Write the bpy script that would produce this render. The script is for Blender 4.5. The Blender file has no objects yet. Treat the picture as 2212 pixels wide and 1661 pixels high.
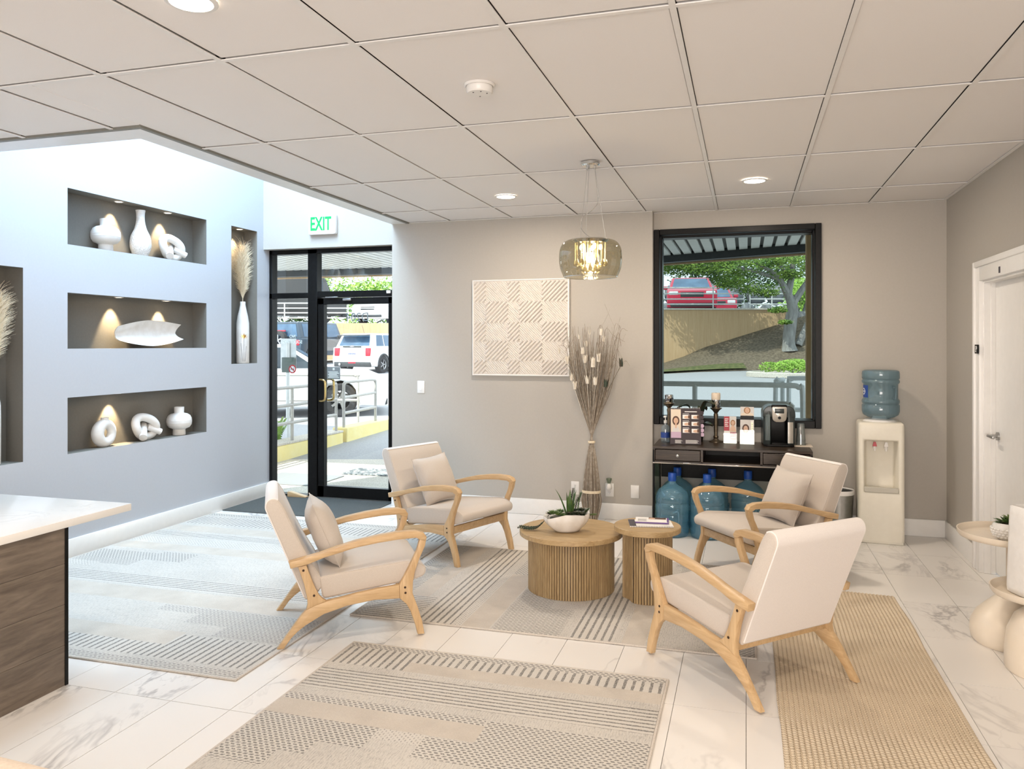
import bpy, bmesh, math, random
from math import pi, sin, cos, radians, sqrt
from mathutils import Vector, Matrix

random.seed(7)
SC = bpy.context.scene
COL = SC.collection

# ------------------------------------------------------------------ camera
YAW = 0.2906
cd = bpy.data.cameras.new('camera')
cam = bpy.data.objects.new('camera', cd)
COL.objects.link(cam)
cam.location = (0, 0, 1.55)
cam.rotation_euler = (pi/2, 0, YAW)
cd.sensor_width = 36
cd.lens = 36*1690.6/2212
cd.shift_y = -(830.5-744.8)/2212
cd.clip_start = 0.02
cd.clip_end = 400
SC.camera = cam

# ------------------------------------------------------------------ view, world, sun, daylight, added fill
SC.view_settings.view_transform = 'Standard'
SC.view_settings.look = 'None'
SC.view_settings.gamma = 1
SC.view_settings.use_curve_mapping = False
SC.view_settings.exposure = 0.0
SC.cycles.use_denoising = True
SC.cycles.max_bounces = 8
SC.cycles.diffuse_bounces = 4
SC.cycles.glossy_bounces = 3
SC.cycles.transmission_bounces = 4
SC.cycles.transparent_max_bounces = 16
SC.cycles.caustics_reflective = False
SC.cycles.caustics_refractive = False
SC.cycles.sample_clamp_indirect = 4

W = bpy.data.worlds.new('sky')
SC.world = W
W.use_nodes = True
wn = W.node_tree.nodes
bg = wn['Background']
bg.inputs['Color'].default_value = (0.80, 0.90, 1.0, 1)
bg.inputs['Strength'].default_value = 3.5

def lamp(name, kind, loc, energy, color=(1, 1, 1), rot=(0, 0, 0), parent=None, **kw):
    l = bpy.data.lights.new(name, kind)
    l.energy = energy
    l.color = color
    for k, v in kw.items():
        setattr(l, k, v)
    o = bpy.data.objects.new(name, l)
    COL.objects.link(o)
    o.location = loc
    o.rotation_euler = rot
    if parent: o.parent = parent
    return o

WARM = (1.0, 0.855, 0.70)
DAY = (0.60, 0.81, 1.0)
lamp('sun', 'SUN', (0, -10, 30), 7.5, (1.0, 0.96, 0.88), (radians(33), radians(-24), 0), angle=radians(0.6))
# daylight falling through the skylight over the entrance shaft
lamp('skylight_light', 'AREA', (-3.98, 4.75, 4.86), 300, DAY, (0, 0, 0), shape='RECTANGLE', size=1.2, size_y=2.6)
# fill light added behind the camera; the wall behind it has no window
lamp('shopfront_light', 'AREA', (0.0, -2.85, 1.35), 270, (1.0, 0.91, 0.85), (radians(90), 0, 0), shape='RECTANGLE', size=2.9, size_y=2.2)

# ------------------------------------------------------------------ node helpers
class S:
    """a socket with arithmetic"""
    def __init__(s, nt, sock): s.nt, s.k = nt, sock
    def m(s, op, *b):
        n = s.nt.nodes.new('ShaderNodeMath'); n.operation = op
        for i, v in enumerate((s,)+b):
            if isinstance(v, S): s.nt.links.new(v.k, n.inputs[i])
            else: n.inputs[i].default_value = v
        return S(s.nt, n.outputs[0])
    def __add__(s, o): return s.m('ADD', o)
    def __sub__(s, o): return s.m('SUBTRACT', o)
    def __mul__(s, o): return s.m('MULTIPLY', o)
    def __truediv__(s, o): return s.m('DIVIDE', o)
    def fract(s): return s.m('FRACT')
    def floor(s): return s.m('FLOOR')
    def abs(s): return s.m('ABSOLUTE')
    def lt(s, o): return s.m('LESS_THAN', o)
    def gt(s, o): return s.m('GREATER_THAN', o)
    def clamp(s): return s.m('MAXIMUM', 0.0).m('MINIMUM', 1.0)

class M:
    """a material with a Principled surface and a few node shortcuts"""
    def __init__(s, name, base=(.8, .8, .8), rough=.5, metal=0.0, **kw):
        s.mat = bpy.data.materials.new(name)
        s.mat.use_nodes = True
        s.nt = s.mat.node_tree
        s.b = s.nt.nodes['Principled BSDF']
        s.base = base
        s.b.inputs['Base Color'].default_value = (*base, 1)
        s.b.inputs['Roughness'].default_value = rough
        s.b.inputs['Metallic'].default_value = metal
        for k, v in kw.items():
            i = s.b.inputs[k.replace('_', ' ')]
            i.default_value = (*v, 1) if isinstance(v, tuple) else v
    def n(s, t, **kw):
        n = s.nt.nodes.new(t)
        for k, v in kw.items(): setattr(n, k, v)
        return n
    def link(s, a, b): s.nt.links.new(a.k if isinstance(a, S) else a, b)
    def coord(s, which='Object', scale=(1, 1, 1), rnd=0.0):
        tc = s.n('ShaderNodeTexCoord')
        out = tc.outputs[which]
        mp = s.n('ShaderNodeMapping')
        mp.inputs['Scale'].default_value = scale
        s.link(out, mp.inputs['Vector'])
        if rnd:
            oi = s.n('ShaderNodeObjectInfo')
            cx = s.n('ShaderNodeCombineXYZ')
            r = S(s.nt, oi.outputs['Random'])*rnd
            for i in range(3): s.link(r*(1+.37*i), cx.inputs[i])
            s.link(cx.outputs[0], mp.inputs['Location'])
        return mp.outputs[0]
    def xyz(s, vec):
        n = s.n('ShaderNodeSeparateXYZ'); s.link(vec, n.inputs[0])
        return [S(s.nt, o) for o in n.outputs]
    def noise(s, vec, scale=5, detail=4, rough=.55, dist=0.0):
        n = s.n('ShaderNodeTexNoise')
        n.inputs['Scale'].default_value = scale; n.inputs['Detail'].default_value = detail
        n.inputs['Roughness'].default_value = rough; n.inputs['Distortion'].default_value = dist
        s.link(vec, n.inputs['Vector'])
        return S(s.nt, n.outputs['Fac'])
    def voronoi(s, vec, scale=5, feature='F1'):
        n = s.n('ShaderNodeTexVoronoi'); n.feature = feature
        n.inputs['Scale'].default_value = scale
        s.link(vec, n.inputs['Vector'])
        return S(s.nt, n.outputs['Distance'])
    def ramp(s, fac, stops):
        n = s.n('ShaderNodeValToRGB')
        e = n.color_ramp.elements
        while len(e) > 1: e.remove(e[-1])
        e[0].position = stops[0][0]; e[0].color = (*stops[0][1], 1)
        for p, c in stops[1:]:
            q = e.new(p); q.color = (*c, 1)
        s.link(fac, n.inputs[0])
        return n.outputs[0]
    def mix(s, fac, a, b):
        n = s.n('ShaderNodeMix', data_type='RGBA')
        if isinstance(fac, (int, float)): n.inputs[0].default_value = fac
        else: s.link(fac, n.inputs[0])
        for i, v in ((6, a), (7, b)):
            if isinstance(v, tuple): n.inputs[i].default_value = (*v, 1)
            else: s.link(v, n.inputs[i])
        return n.outputs[2]
    def color(s, sock): s.link(sock, s.b.inputs['Base Color']); return s
    def bump(s, h, strength=.3, dist=.01):
        n = s.n('ShaderNodeBump')
        n.inputs['Strength'].default_value = strength; n.inputs['Distance'].default_value = dist
        s.link(h, n.inputs['Height']); s.link(n.outputs[0], s.b.inputs['Normal'])
        return s
    def speckle(s, other, scale=30, bump=.1, which='Object', lo=.4, hi=.65, dist=.004, stretch=(1, 1, 1)):
        v = s.coord(which, stretch)
        f = s.noise(v, scale)
        s.color(s.ramp(f, [(lo, s.base), (hi, other)]))
        if bump: s.bump(f, bump, dist)
        return s

def thin(name, tint=(1, 1, 1), gloss=.06, rough=.0, body=0.0, body_col=(1, 1, 1), fres=1.45):
    """thin clear sheet: tinted see-through, fresnel reflection, a little body colour"""
    m = M(name); nt = m.nt
    nt.nodes.remove(m.b)
    tr = m.n('ShaderNodeBsdfTransparent'); tr.inputs[0].default_value = (*tint, 1)
    gl = m.n('ShaderNodeBsdfGlossy'); gl.inputs['Roughness'].default_value = rough
    ge = m.n('ShaderNodeNewGeometry'); dt = m.n('ShaderNodeVectorMath', operation='DOT_PRODUCT')
    m.link(ge.outputs['Normal'], dt.inputs[0]); m.link(ge.outputs['Incoming'], dt.inputs[1])
    f0 = ((fres-1)/(fres+1))**2
    c = S(nt, dt.outputs['Value']).abs()*-1.0+1.0
    f = (c.m('POWER', 5.0)*.6+(f0+gloss)).clamp()
    cur = tr.outputs[0]
    if body:
        df = m.n('ShaderNodeBsdfDiffuse'); df.inputs[0].default_value = (*body_col, 1)
        mx = m.n('ShaderNodeMixShader'); mx.inputs[0].default_value = body
        m.link(cur, mx.inputs[1]); m.link(df.outputs[0], mx.inputs[2]); cur = mx.outputs[0]
    mx = m.n('ShaderNodeMixShader')
    m.link(f, mx.inputs[0]); m.link(cur, mx.inputs[1]); m.link(gl.outputs[0], mx.inputs[2])
    m.link(mx.outputs[0], nt.nodes['Material Output'].inputs['Surface'])
    return m

def glow(name, col, strength):
    return M(name, col, .4, Emission_Color=col, Emission_Strength=strength)

# ------------------------------------------------------------------ materials
def wood(name, dark, light, along='X', scale=6.0, rough=.45, stretch=12, contrast=(.35, .7), rnd=5.0):
    m = M(name, light, rough)
    sc = {'X': (1, stretch, stretch), 'Y': (stretch, 1, stretch), 'Z': (stretch, stretch, 1)}[along]
    v = m.coord('Object', sc, rnd)
    f = m.noise(v, scale, 5, .6, 1.2)
    g = m.noise(v, scale*5, 3, .6, .4)
    h = (f*.75+g*.25)
    m.color(m.ramp(h, [(contrast[0], dark), (contrast[1], light)]))
    m.bump(h, .08, .003)
    return m

m_wall = M('warm_grey_paint', (.45, .42, .375), .55).speckle((.46, .43, .385), 60, .03)
m_wall_cool = M('pale_grey_paint', (.50, .52, .56), .5).speckle((.51, .53, .57), 60, .03)
m_niche = M('taupe_niche_paint', (.165, .155, .135), .6).speckle((.175, .165, .143), 60, .02)
m_white = M('white_trim_paint', (.86, .85, .83), .35).speckle((.88, .87, .85), 20, .02)
m_tile_c = M('ceiling_tile_white', (.86, .83, .81), .8).speckle((.875, .845, .825), 260, .05, dist=.001)
m_grid = M('white_grid_metal', (.84, .82, .80), .5).speckle((.86, .84, .82), 40, 0)
m_dark = M('dark_void', (.14, .135, .13), .9).speckle((.15, .145, .14), 10, 0)

def marble():
    m = M('marble_tile', (.86, .83, .79), .3)
    v = m.coord('Object', (1.35, .62, 1), 40.0)
    v.node.inputs['Rotation'].default_value = (0, 0, .6)
    w = m.noise(v, 1.15, 5, .58, .9)
    vein = ((w-.5).abs()*46).m('MULTIPLY', -1).m('ADD', 1.0).clamp()
    gate = m.noise(v, 1.7, 2, .5)
    gate = ((gate-.495)*6).clamp()
    w2 = m.noise(v, 2.2, 5, .6, 1.3)
    v2 = ((w2-.5).abs()*60).m('MULTIPLY', -1).m('ADD', 1.0).clamp()
    cloud = m.noise(v, 3.0, 3, .5)
    f = (vein*gate*.68+v2*gate*.22+(cloud-.5).clamp()*.35*gate).clamp()
    m.color(m.mix(f, (.81, .785, .755), (.29, .275, .27)))
    m.b.inputs['Coat Weight'].default_value = .12
    m.b.inputs['Coat Roughness'].default_value = .15
    return m
m_marble = marble()
m_grout = M('tile_grout', (.20, .19, .18), .8).speckle((.25, .24, .22), 90, .05)

m_ash = wood('pale_ash_wood', (.50, .325, .165), (.68, .485, .275), 'X', 3.4, .4, 9)
m_ashd = wood('pale_ash_wood_upright', (.50, .325, .165), (.68, .485, .275), 'Z', 3.4, .4, 9)
m_oak = wood('oak_table_top', (.34, .225, .105), (.54, .39, .21), 'X', 4.0, .42, 10)
m_oakz = wood('oak_slat', (.26, .17, .08), (.45, .32, .165), 'Z', 4.5, .5, 9)
m_walnut = wood('dark_walnut', (.013, .009, .006), (.066, .043, .027), 'X', 3.2, .32, 14)
m_desk = wood('grey_brown_laminate', (.085, .065, .05), (.23, .185, .145), 'Y', 2.6, .55, 8, (.3, .75))
m_black = M('black_frame_metal', (.006, .006, .006), .35, Specular_IOR_Level=.15).speckle((.008, .008, .008), 40, 0)
m_chrome = M('chrome', (.75, .75, .74), .12, 1.0).speckle((.78, .78, .77), 20, 0)
m_brass = M('aged_brass', (.55, .40, .17), .25, 1.0).speckle((.62, .47, .22), 30, 0)
m_satin = M('satin_nickel', (.42, .42, .41), .35, 1.0).speckle((.46, .46, .45), 40, 0)

def fabric(name, c1, c2, sc=420):
    m = M(name, c1, .9)
    v = m.coord('Object')
    f = m.noise(v, sc, 2)
    m.color(m.ramp(f, [(.3, c1), (.7, c2)]))
    m.bump(f, .25, .002)
    m.b.inputs['Sheen Weight'].default_value = .25
    return m
m_fab = fabric('beige_upholstery', (.545, .485, .425), (.62, .555, .495))
m_cot = fabric('white_cotton_back', (.80, .75, .72), (.86, .81, .78), 300)
m_pil = fabric('beige_pillow_cotton', (.53, .475, .42), (.60, .54, .485))
m_boucle = fabric('cream_boucle', (.66, .54, .43), (.76, .64, .52), 120)
m_bolt = M('dark_bolt', (.06, .035, .025), .4, .6).speckle((.08, .05, .03), 50, 0)

# rug pile: one material per weave, all driven by object coordinates in metres
RUG_L, RUG_D = (.60, .565, .515), (.19, .182, .17)
def rugmat(kind):
    m = M('rug_'+kind, RUG_L, .95)
    v = m.coord('Object')
    x, y, z = m.xyz(v)
    n1 = m.noise(v, 55, 3)
    n2 = m.noise(v, 2.3, 3)
    n3 = m.noise(v, 210, 3, .7)
    st = m.noise(m.coord('Object', (1, .16, 1)), 240, 2, .6)
    if kind == 'plain':
        k = (m.noise(v, 5, 4)-.5)*.55+(n3-.5)*.5
        m.color(m.ramp(k+.45, [(.22, (.45, .40, .345)), (.68, (.63, .575, .505))]))
        m.bump(n3, .3, .004)
        return m
    if kind in ('lines_across', 'lines_along', 'dashes'):
        q = y if kind == 'lines_across' else x
        p = .030 if kind == 'lines_across' else .040
        k = ((q+(n1-.5)*.008)/p).fract()
        d = (k-.5).abs().lt(.17)*((n3-.36)*9).clamp()
    elif kind == 'weave':
        row = (y/.016).floor()
        fx = ((x/.026)+(row*.5)).fract()
        fy = (y/.016).fract()
        sl = (fx-.5)+(fy-.5)*.35*((row.m('MODULO', 2.0))*2-1)
        d = sl.abs().lt(.30)*(fy-.5).abs().lt(.30)*((n3-.33)*8).clamp()
    elif kind == 'stipple':
        row = (x/.013).floor()
        fy = ((y/.024)+row*.5).fract()
        fx = (x/.013).fract()
        d = (fy-.5).abs().lt(.26)*(fx-.5).abs().lt(.22)*((n3-.42)*8).clamp()*.75
    else:   # fine heathered stripes
        k = ((x+(n1-.5)*.006)/.012).fract()
        d = ((k-.5).abs().lt(.2)*.10+((st-.48)*2.6).clamp()*.75+(n2-.5)*.2).clamp()
    m.color(m.mix((d*.88+(n3-.47)*.75+(n2-.5)*.3).clamp(), RUG_L, RUG_D))
    m.bump(n3*.5+(d*-1.0), .5, .004)
    return m
RUGM = {k: rugmat(k) for k in ('plain', 'lines_across', 'lines_along', 'weave', 'stipple', 'fine')}
m_rugedge = M('rug_edge_binding', (.62, .57, .51), .9).speckle((.5, .45, .4), 200, .2)
def jute():
    m = M('jute_braid', (.52, .40, .26), .95)
    v = m.coord('Object')
    x, y, z = m.xyz(v)
    row = (x/.0205).floor()
    n0 = m.noise(v, 18, 2)
    k = (y/.019+row*.5+(x/.0205).fract()*.9+n0*.8).fract()
    n = m.noise(v, 9, 4)
    n3 = m.noise(v, 260, 2)
    h = (k-.5).abs()*2
    gp = ((x/.02047).fract()-.5).abs()*2.0
    f = (h*.26+n*.16+n3*.30+(gp.m('POWER', 3.0)*-1.0+1.0)*.36)
    m.color(m.ramp(f, [(.30, (.29, .22, .145)), (.5, (.58, .475, .345)), (.85, (.74, .63, .48))]))
    m.bump(h+n3*.4, .55, .006)
    return m
m_jute = jute()
m_mat = M('charcoal_doormat', (.055, .06, .06), .95).speckle((.11, .12, .115), 300, .4)

m_cer = M('matte_white_ceramic', (.80, .785, .76), .55).speckle((.84, .825, .80), 25, .12, dist=.003)
m_cerg = M('glossy_white_ceramic', (.82, .80, .77), .18).speckle((.74, .71, .67), 12, .2, dist=.004)
m_plate = M('white_plastic', (.82, .80, .77), .35).speckle((.84, .82, .79), 30, 0)
m_cream = M('cream_plastic', (.74, .70, .60), .4).speckle((.76, .72, .62), 20, 0)
m_creamd = M('grey_cream_grille', (.55, .52, .45), .5).speckle((.42, .40, .34), 500, .1)
m_tray = M('cream_enamel', (.78, .69, .57), .3).speckle((.80, .71, .59), 20, 0)
m_glass = thin('clear_glass', (.96, .98, .97), .01)
m_tint = thin('screened_window_glass', (.60, .64, .63), -1.0, .0, fres=1.12)
m_green_glass = thin('green_glass_panel', (.55, .68, .62), .03)
m_bottle = thin('blue_jug_plastic', (.76, .88, .93), .05, .08, .30, (.20, .44, .60))
m_bottle2 = thin('grey_blue_jug_plastic', (.56, .70, .76), .03, .1, .42, (.23, .34, .40))
m_water = thin('jug_water', (.66, .86, .94), .0, .0, .12, (.08, .34, .55))
m_cap = M('blue_cap', (.01, .07, .38), .4).speckle((.015, .09, .42), 20, 0)
m_leaf = M('succulent_green', (.035, .085, .022), .45).speckle((.09, .16, .035), 18, .05)
m_leafd = M('dark_succulent', (.018, .04, .016), .45).speckle((.05, .035, .02), 25, .05)
m_leafl = M('pale_succulent', (.16, .24, .06), .5).speckle((.07, .13, .03), 14, .05)
m_stem = wood('dried_stems', (.15, .115, .085), (.42, .34, .26), 'Z', 6, .8, 20)
m_stem2 = M('grey_dried_stem', (.28, .24, .19), .8).speckle((.46, .40, .33), 40, 0)
m_petal = M('dried_white_petal', (.72, .66, .56), .8).speckle((.82, .77, .68), 40, .1)
m_plume = M('cream_pampas', (.78, .66, .47), .9).speckle((.86, .76, .58), 60, 0)
m_tie = M('raffia_tie', (.74, .62, .44), .8).speckle((.82, .71, .53), 90, .2)
m_gold = M('gold_foil', (.62, .43, .16), .3, 1.0).speckle((.7, .5, .2), 40, 0)
m_paper = M('white_paper', (.84, .82, .80), .6).speckle((.86, .84, .82), 30, 0)
m_ink = M('charcoal_print', (.05, .045, .06), .5).speckle((.06, .055, .07), 20, 0)
m_purple = M('purple_print', (.10, .045, .20), .5).speckle((.12, .05, .23), 20, 0)
m_plum = M('plum_print', (.018, .008, .014), .4).speckle((.024, .011, .018), 20, 0)
m_lilac = M('lilac_print', (.50, .36, .48), .5).speckle((.54, .40, .52), 20, 0)
m_red = M('crimson_print', (.36, .02, .04), .45).speckle((.39, .025, .045), 20, 0)
m_skin = M('printed_skin_tone', (.62, .40, .28), .5).speckle((.66, .44, .32), 20, 0)
m_hair = M('printed_brown_hair', (.07, .03, .018), .5).speckle((.10, .045, .025), 60, 0)
m_hairb = M('printed_auburn_hair', (.30, .15, .06), .5).speckle((.36, .19, .08), 60, 0)
m_knit = M('printed_pale_knit', (.62, .60, .58), .6).speckle((.66, .64, .62), 60, 0)
m_sand = M('printed_cream_ground', (.70, .60, .48), .5).speckle((.74, .64, .52), 10, 0)
m_quartz = M('white_quartz', (.86, .84, .81), .2)
_v = m_quartz.coord('Object')
_w = m_quartz.noise(_v, 1.8, 6, .62, 1.8)
_g = ((m_quartz.noise(_v, 1.3, 2)-.48)*6).clamp()
m_quartz.color(m_quartz.mix(((_w-.5).abs()*30*-1+1.0).clamp()*_g*.45, (.86, .84, .81), (.40, .39, .39)))

def pattern_wall(name, c1, c2, sc, bump=.3, lo=.35, hi=.7, rough=.85, stretch=(1, 1, 1)):
    return M(name, c1, rough).speckle(c2, sc, bump, 'Object', lo, hi, .02, stretch)
m_asph = pattern_wall('asphalt', (.30, .30, .31), (.38, .38, .39), 40)
m_conc = pattern_wall('pebbled_concrete', (.66, .61, .53), (.42, .38, .33), 60, .3, .45, .62)
m_yel = pattern_wall('yellow_painted_kerb', (.86, .72, .30), (.88, .76, .38), 6)
m_ret = pattern_wall('tan_ribbed_concrete', (.50, .33, .18), (.60, .42, .25), 3, .4, .3, .75, .9, (14, 1, .35))
m_dirt = pattern_wall('bark_mulch', (.10, .075, .05), (.20, .16, .11), 14, .6)
m_grassg = pattern_wall('mossy_grass', (.07, .085, .025), (.14, .14, .05), 9, .6)
m_rail = M('grey_painted_rail', (.42, .40, .37), .4).speckle((.47, .45, .42), 20, 0)
m_railw = M('galvanised_rail', (.62, .64, .64), .4).speckle((.68, .70, .70), 20, 0)
m_bark = pattern_wall('grey_tree_bark', (.20, .19, .18), (.34, .33, .31), 9, .8, .35, .7, .9, (1, 1, .3))
m_fol = pattern_wall('maple_leaves', (.065, .145, .018), (.20, .30, .042), 3, 0, .38, .62, .7)
m_fold = pattern_wall('dark_leaves', (.022, .055, .014), (.075, .14, .03), 3, 0, .38, .62, .7)
m_folb = pattern_wall('bright_leaves', (.16, .32, .03), (.34, .52, .09), 6, 0, .38, .62, .7)
m_rock = pattern_wall('grey_boulder', (.10, .11, .12), (.21, .22, .23), 4, .6)
m_sof = M('white_soffit_panel', (.80, .80, .76), .6).speckle((.76, .76, .72), 8, 0)
m_tireb = M('black_rubber', (.02, .02, .021), .8).speckle((.03, .03, .031), 60, 0)
m_alloy = M('alloy_wheel', (.45, .45, .46), .3, 1.0).speckle((.5, .5, .51), 20, 0)
m_cglass = M('car_glass', (.02, .03, .04), .05).speckle((.03, .045, .055), 2, 0)
m_cglassb = M('car_glass_sky', (.05, .10, .17), .05).speckle((.08, .15, .24), 2, 0)
m_tail = M('red_tail_lamp', (.45, .015, .03), .25).speckle((.55, .03, .05), 12, 0)
m_lampc = M('clear_head_lamp', (.62, .64, .66), .15).speckle((.75, .77, .79), 12, 0)
m_trimb = M('black_car_trim', (.03, .033, .035), .5).speckle((.04, .043, .045), 30, 0)
def paint(name, c):
    return M(name, c, .3, 0, Coat_Weight=.25).speckle(tuple(min(1, x*1.04) for x in c), 2, 0)
m_pw = paint('white_car_paint', (.82, .84, .85))
m_pdk = paint('blue_black_car_paint', (.03, .05, .075))
m_pgr = paint('grey_car_paint', (.20, .20, .205))
m_pred = paint('red_car_paint', (.42, .02, .05))
m_pbr = paint('brown_van_paint', (.03, .028, .026))
m_signg = M('bare_aluminium_sign', (.46, .48, .48), .4, .6).speckle((.52, .54, .54), 20, 0)
m_signd = M('dark_green_sign_back', (.08, .11, .10), .5).speckle((.1, .13, .12), 20, 0)
m_signr = M('prohibition_red', (.50, .02, .03), .5).speckle((.53, .03, .04), 20, 0)
m_vin = M('white_vinyl', (.85, .85, .85), .5).speckle((.87, .87, .87), 20, 0)
m_ving = M('grey_vinyl', (.22, .23, .25), .5).speckle((.24, .25, .27), 20, 0)
m_navy = M('navy_print', (.02, .06, .28), .5).speckle((.025, .07, .31), 20, 0)
m_exitg = M('green_exit_letters', (.0, .25, .05), .5, Emission_Color=(.0, .72, .16), Emission_Strength=.8)
m_bulb = glow('lit_bulb', (1.0, .80, .42), 14)
m_lens = glow('lit_downlight_lens', (1.0, .90, .76), 9)
m_lens2 = glow('lit_puck_lens', (1.0, .84, .62), 7)
def crystal():
    m = M('crystal', (.95, .84, .55), .08)
    m.b.inputs['Transmission Weight'].default_value = .6
    m.b.inputs['IOR'].default_value = 1.35
    return m.speckle((1.0, .92, .68), 60, 0)
m_crys = crystal()
def smoky():
    m = thin('smoked_mirror_glass', (.72, .69, .58), .09, .02, fres=1.3)
    return m
m_smoke = smoky()

# ------------------------------------------------------------------ mesh helpers
def newbm(): return bmesh.new()

def finish(name, bm, mat, parent=None, smooth=40, loc=None, rot=None, kind=None, label=None):
    bm.normal_update()
    me = bpy.data.meshes.new(name)
    if smooth:
        for f in bm.faces: f.smooth = True
    bm.to_mesh(me); bm.free()
    if smooth and hasattr(me, 'set_sharp_from_angle'):
        me.set_sharp_from_angle(angle=radians(smooth))
    for m in (mat if isinstance(mat, (list, tuple)) else [mat]):
        me.materials.append(m.mat)
    o = bpy.data.objects.new(name, me)
    COL.objects.link(o)
    if parent: o.parent = parent
    if loc: o.location = loc
    if rot: o.rotation_euler = rot
    if kind: o['kind'] = kind
    if label: o['label'] = label
    return o

def share(name, me, parent=None, loc=(0, 0, 0), rot=None):
    o = bpy.data.objects.new(name, me)
    COL.objects.link(o)
    if parent: o.parent = parent
    o.location = loc
    if rot: o.rotation_euler = rot
    return o

def thing(name, label, cat, loc=(0, 0, 0), rz=0.0, group=None):
    o = bpy.data.objects.new(name, None)
    COL.objects.link(o)
    o.empty_display_size = .1
    o.location = loc; o.rotation_euler = (0, 0, rz)
    return tag(o, label, cat, group)

def tag(o, label, cat, group=None):
    o['label'] = label; o['category'] = cat
    if group: o['group'] = group
    return o

def struct(o, label=None):
    o['kind'] = 'structure'
    if label: o['label'] = label
    return o

def dup(root, loc, rz, label, group=None):
    r = root.copy(); COL.objects.link(r)
    r.location = loc; r.rotation_euler = (0, 0, rz); r['label'] = label
    if group: r['group'] = group
    for ch in list(root.children):
        c = ch.copy(); COL.objects.link(c); c.parent = r
        for g in list(ch.children):
            d = g.copy(); COL.objects.link(d); d.parent = c
    return r

def bev(bm, geom_edges, w, seg=2):
    if w > 0:
        bmesh.ops.bevel(bm, geom=geom_edges, offset=w, segments=seg, profile=.5, affect='EDGES', clamp_overlap=True)

def box(bm, lo, hi, b=0.0, seg=2, mat=None, mi=0):
    """axis box from corner to corner, optionally bevelled / transformed by matrix mat"""
    t = bmesh.new()
    bmesh.ops.create_cube(t, size=1)
    for v in t.verts:
        v.co = Vector([(lo[i]+hi[i])/2+v.co[i]*(hi[i]-lo[i]) for i in range(3)])
    if b: bev(t, t.edges[:], b, seg)
    return merge(bm, t, mat, mi)

def merge(bm, t, mat=None, mi=0):
    if mat is not None: bmesh.ops.transform(t, matrix=mat, verts=t.verts)
    for f in t.faces: f.material_index = mi
    me = bpy.data.meshes.new('tmp'); t.to_mesh(me); t.free()
    bm.from_mesh(me); bpy.data.meshes.remove(me)
    return bm

def T(x, y, z): return Matrix.Translation((x, y, z))
def RX(a): return Matrix.Rotation(a, 4, 'X')
def RY(a): return Matrix.Rotation(a, 4, 'Y')
def RZ(a): return Matrix.Rotation(a, 4, 'Z')

def cyl(bm, p, q, r, r2=None, seg=16, cap=True, mi=0):
    p, q = Vector(p), Vector(q)
    d = q-p
    t = bmesh.new()
    bmesh.ops.create_cone(t, cap_ends=cap, cap_tris=False, segments=seg, radius1=r, radius2=r if r2 is None else r2, depth=d.length)
    m = Matrix.Translation((p+q)/2) @ d.to_track_quat('Z', 'Y').to_matrix().to_4x4()
    return merge(bm, t, m, mi)

def ball(bm, c, r, seg=14, sc=(1, 1, 1), mat=None, mi=0):
    t = bmesh.new()
    bmesh.ops.create_uvsphere(t, u_segments=seg, v_segments=max(6, seg//2+2), radius=r)
    m = Matrix.Translation(c) @ (mat or Matrix()) @ Matrix.Diagonal((*sc, 1))
    return merge(bm, t, m, mi)

def lathe(bm, prof, seg=32, center=(0, 0, 0), mi=0, close=False, mat=None):
    """revolve (radius, height) points about z"""
    t = bmesh.new()
    rings = []
    for r, z in prof:
        if r < 1e-5: rings.append([t.verts.new((0, 0, z))])
        else: rings.append([t.verts.new((r*cos(2*pi*i/seg), r*sin(2*pi*i/seg), z)) for i in range(seg)])
    for a, b in zip(rings, rings[1:]):
        for i in range(seg):
            j = (i+1) % seg
            if len(a) == 1 and len(b) == 1: continue
            if len(a) == 1: t.faces.new((a[0], b[j], b[i]))
            elif len(b) == 1: t.faces.new((a[i], a[j], b[0]))
            else: t.faces.new((a[i], a[j], b[j], b[i]))
    bmesh.ops.recalc_face_normals(t, faces=t.faces)
    return merge(bm, t, (mat or Matrix()) if center == (0, 0, 0) else Matrix.Translation(center) @ (mat or Matrix()), mi)

def smoothpath(pts, n=6, closed=False):
    """Catmull-Rom through points"""
    P = [Vector(p) for p in pts]
    out = []
    k = len(P)
    rng = range(k if closed else k-1)
    for i in rng:
        p0 = P[(i-1) % k] if closed or i > 0 else P[0]*2-P[1]
        p1, p2 = P[i], P[(i+1) % k]
        p3 = P[(i+2) % k] if closed or i+2 < k else P[-1]*2-P[-2]
        for j in range(n):
            t = j/n
            out.append(.5*((2*p1)+(p2-p0)*t+(2*p0-5*p1+4*p2-p3)*t*t+(3*p1-p0-3*p2+p3)*t**3))
    if not closed: out.append(P[-1])
    return out

def tube(bm, pts, r, seg=8, mi=0, cap=True, closed=False):
    P = [Vector(p) for p in pts]
    R = r if isinstance(r, (list, tuple)) else [r]*len(P)
    t = bmesh.new()
    prev = None; rings = []
    up = None
    for i, p in enumerate(P):
        if closed: d = (P[(i+1) % len(P)]-P[i-1]).normalized()
        else: d = (P[min(i+1, len(P)-1)]-P[max(i-1, 0)]).normalized()
        if up is None:
            up = d.orthogonal().normalized()
        up = (up-d*up.dot(d))
        up = up.normalized() if up.length > 1e-6 else d.orthogonal().normalized()
        s = d.cross(up)
        rings.append([t.verts.new(p+(up*cos(2*pi*k/seg)+s*sin(2*pi*k/seg))*R[i]) for k in range(seg)])
    pairs = list(zip(rings, rings[1:]))+([(rings[-1], rings[0])] if closed else [])
    for a, b in pairs:
        for k in range(seg):
            t.faces.new((a[k], a[(k+1) % seg], b[(k+1) % seg], b[k]))
    if cap and not closed:
        t.faces.new(rings[0][::-1]); t.faces.new(rings[-1])
    bmesh.ops.recalc_face_normals(t, faces=t.faces)
    return merge(bm, t, None, mi)

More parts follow.
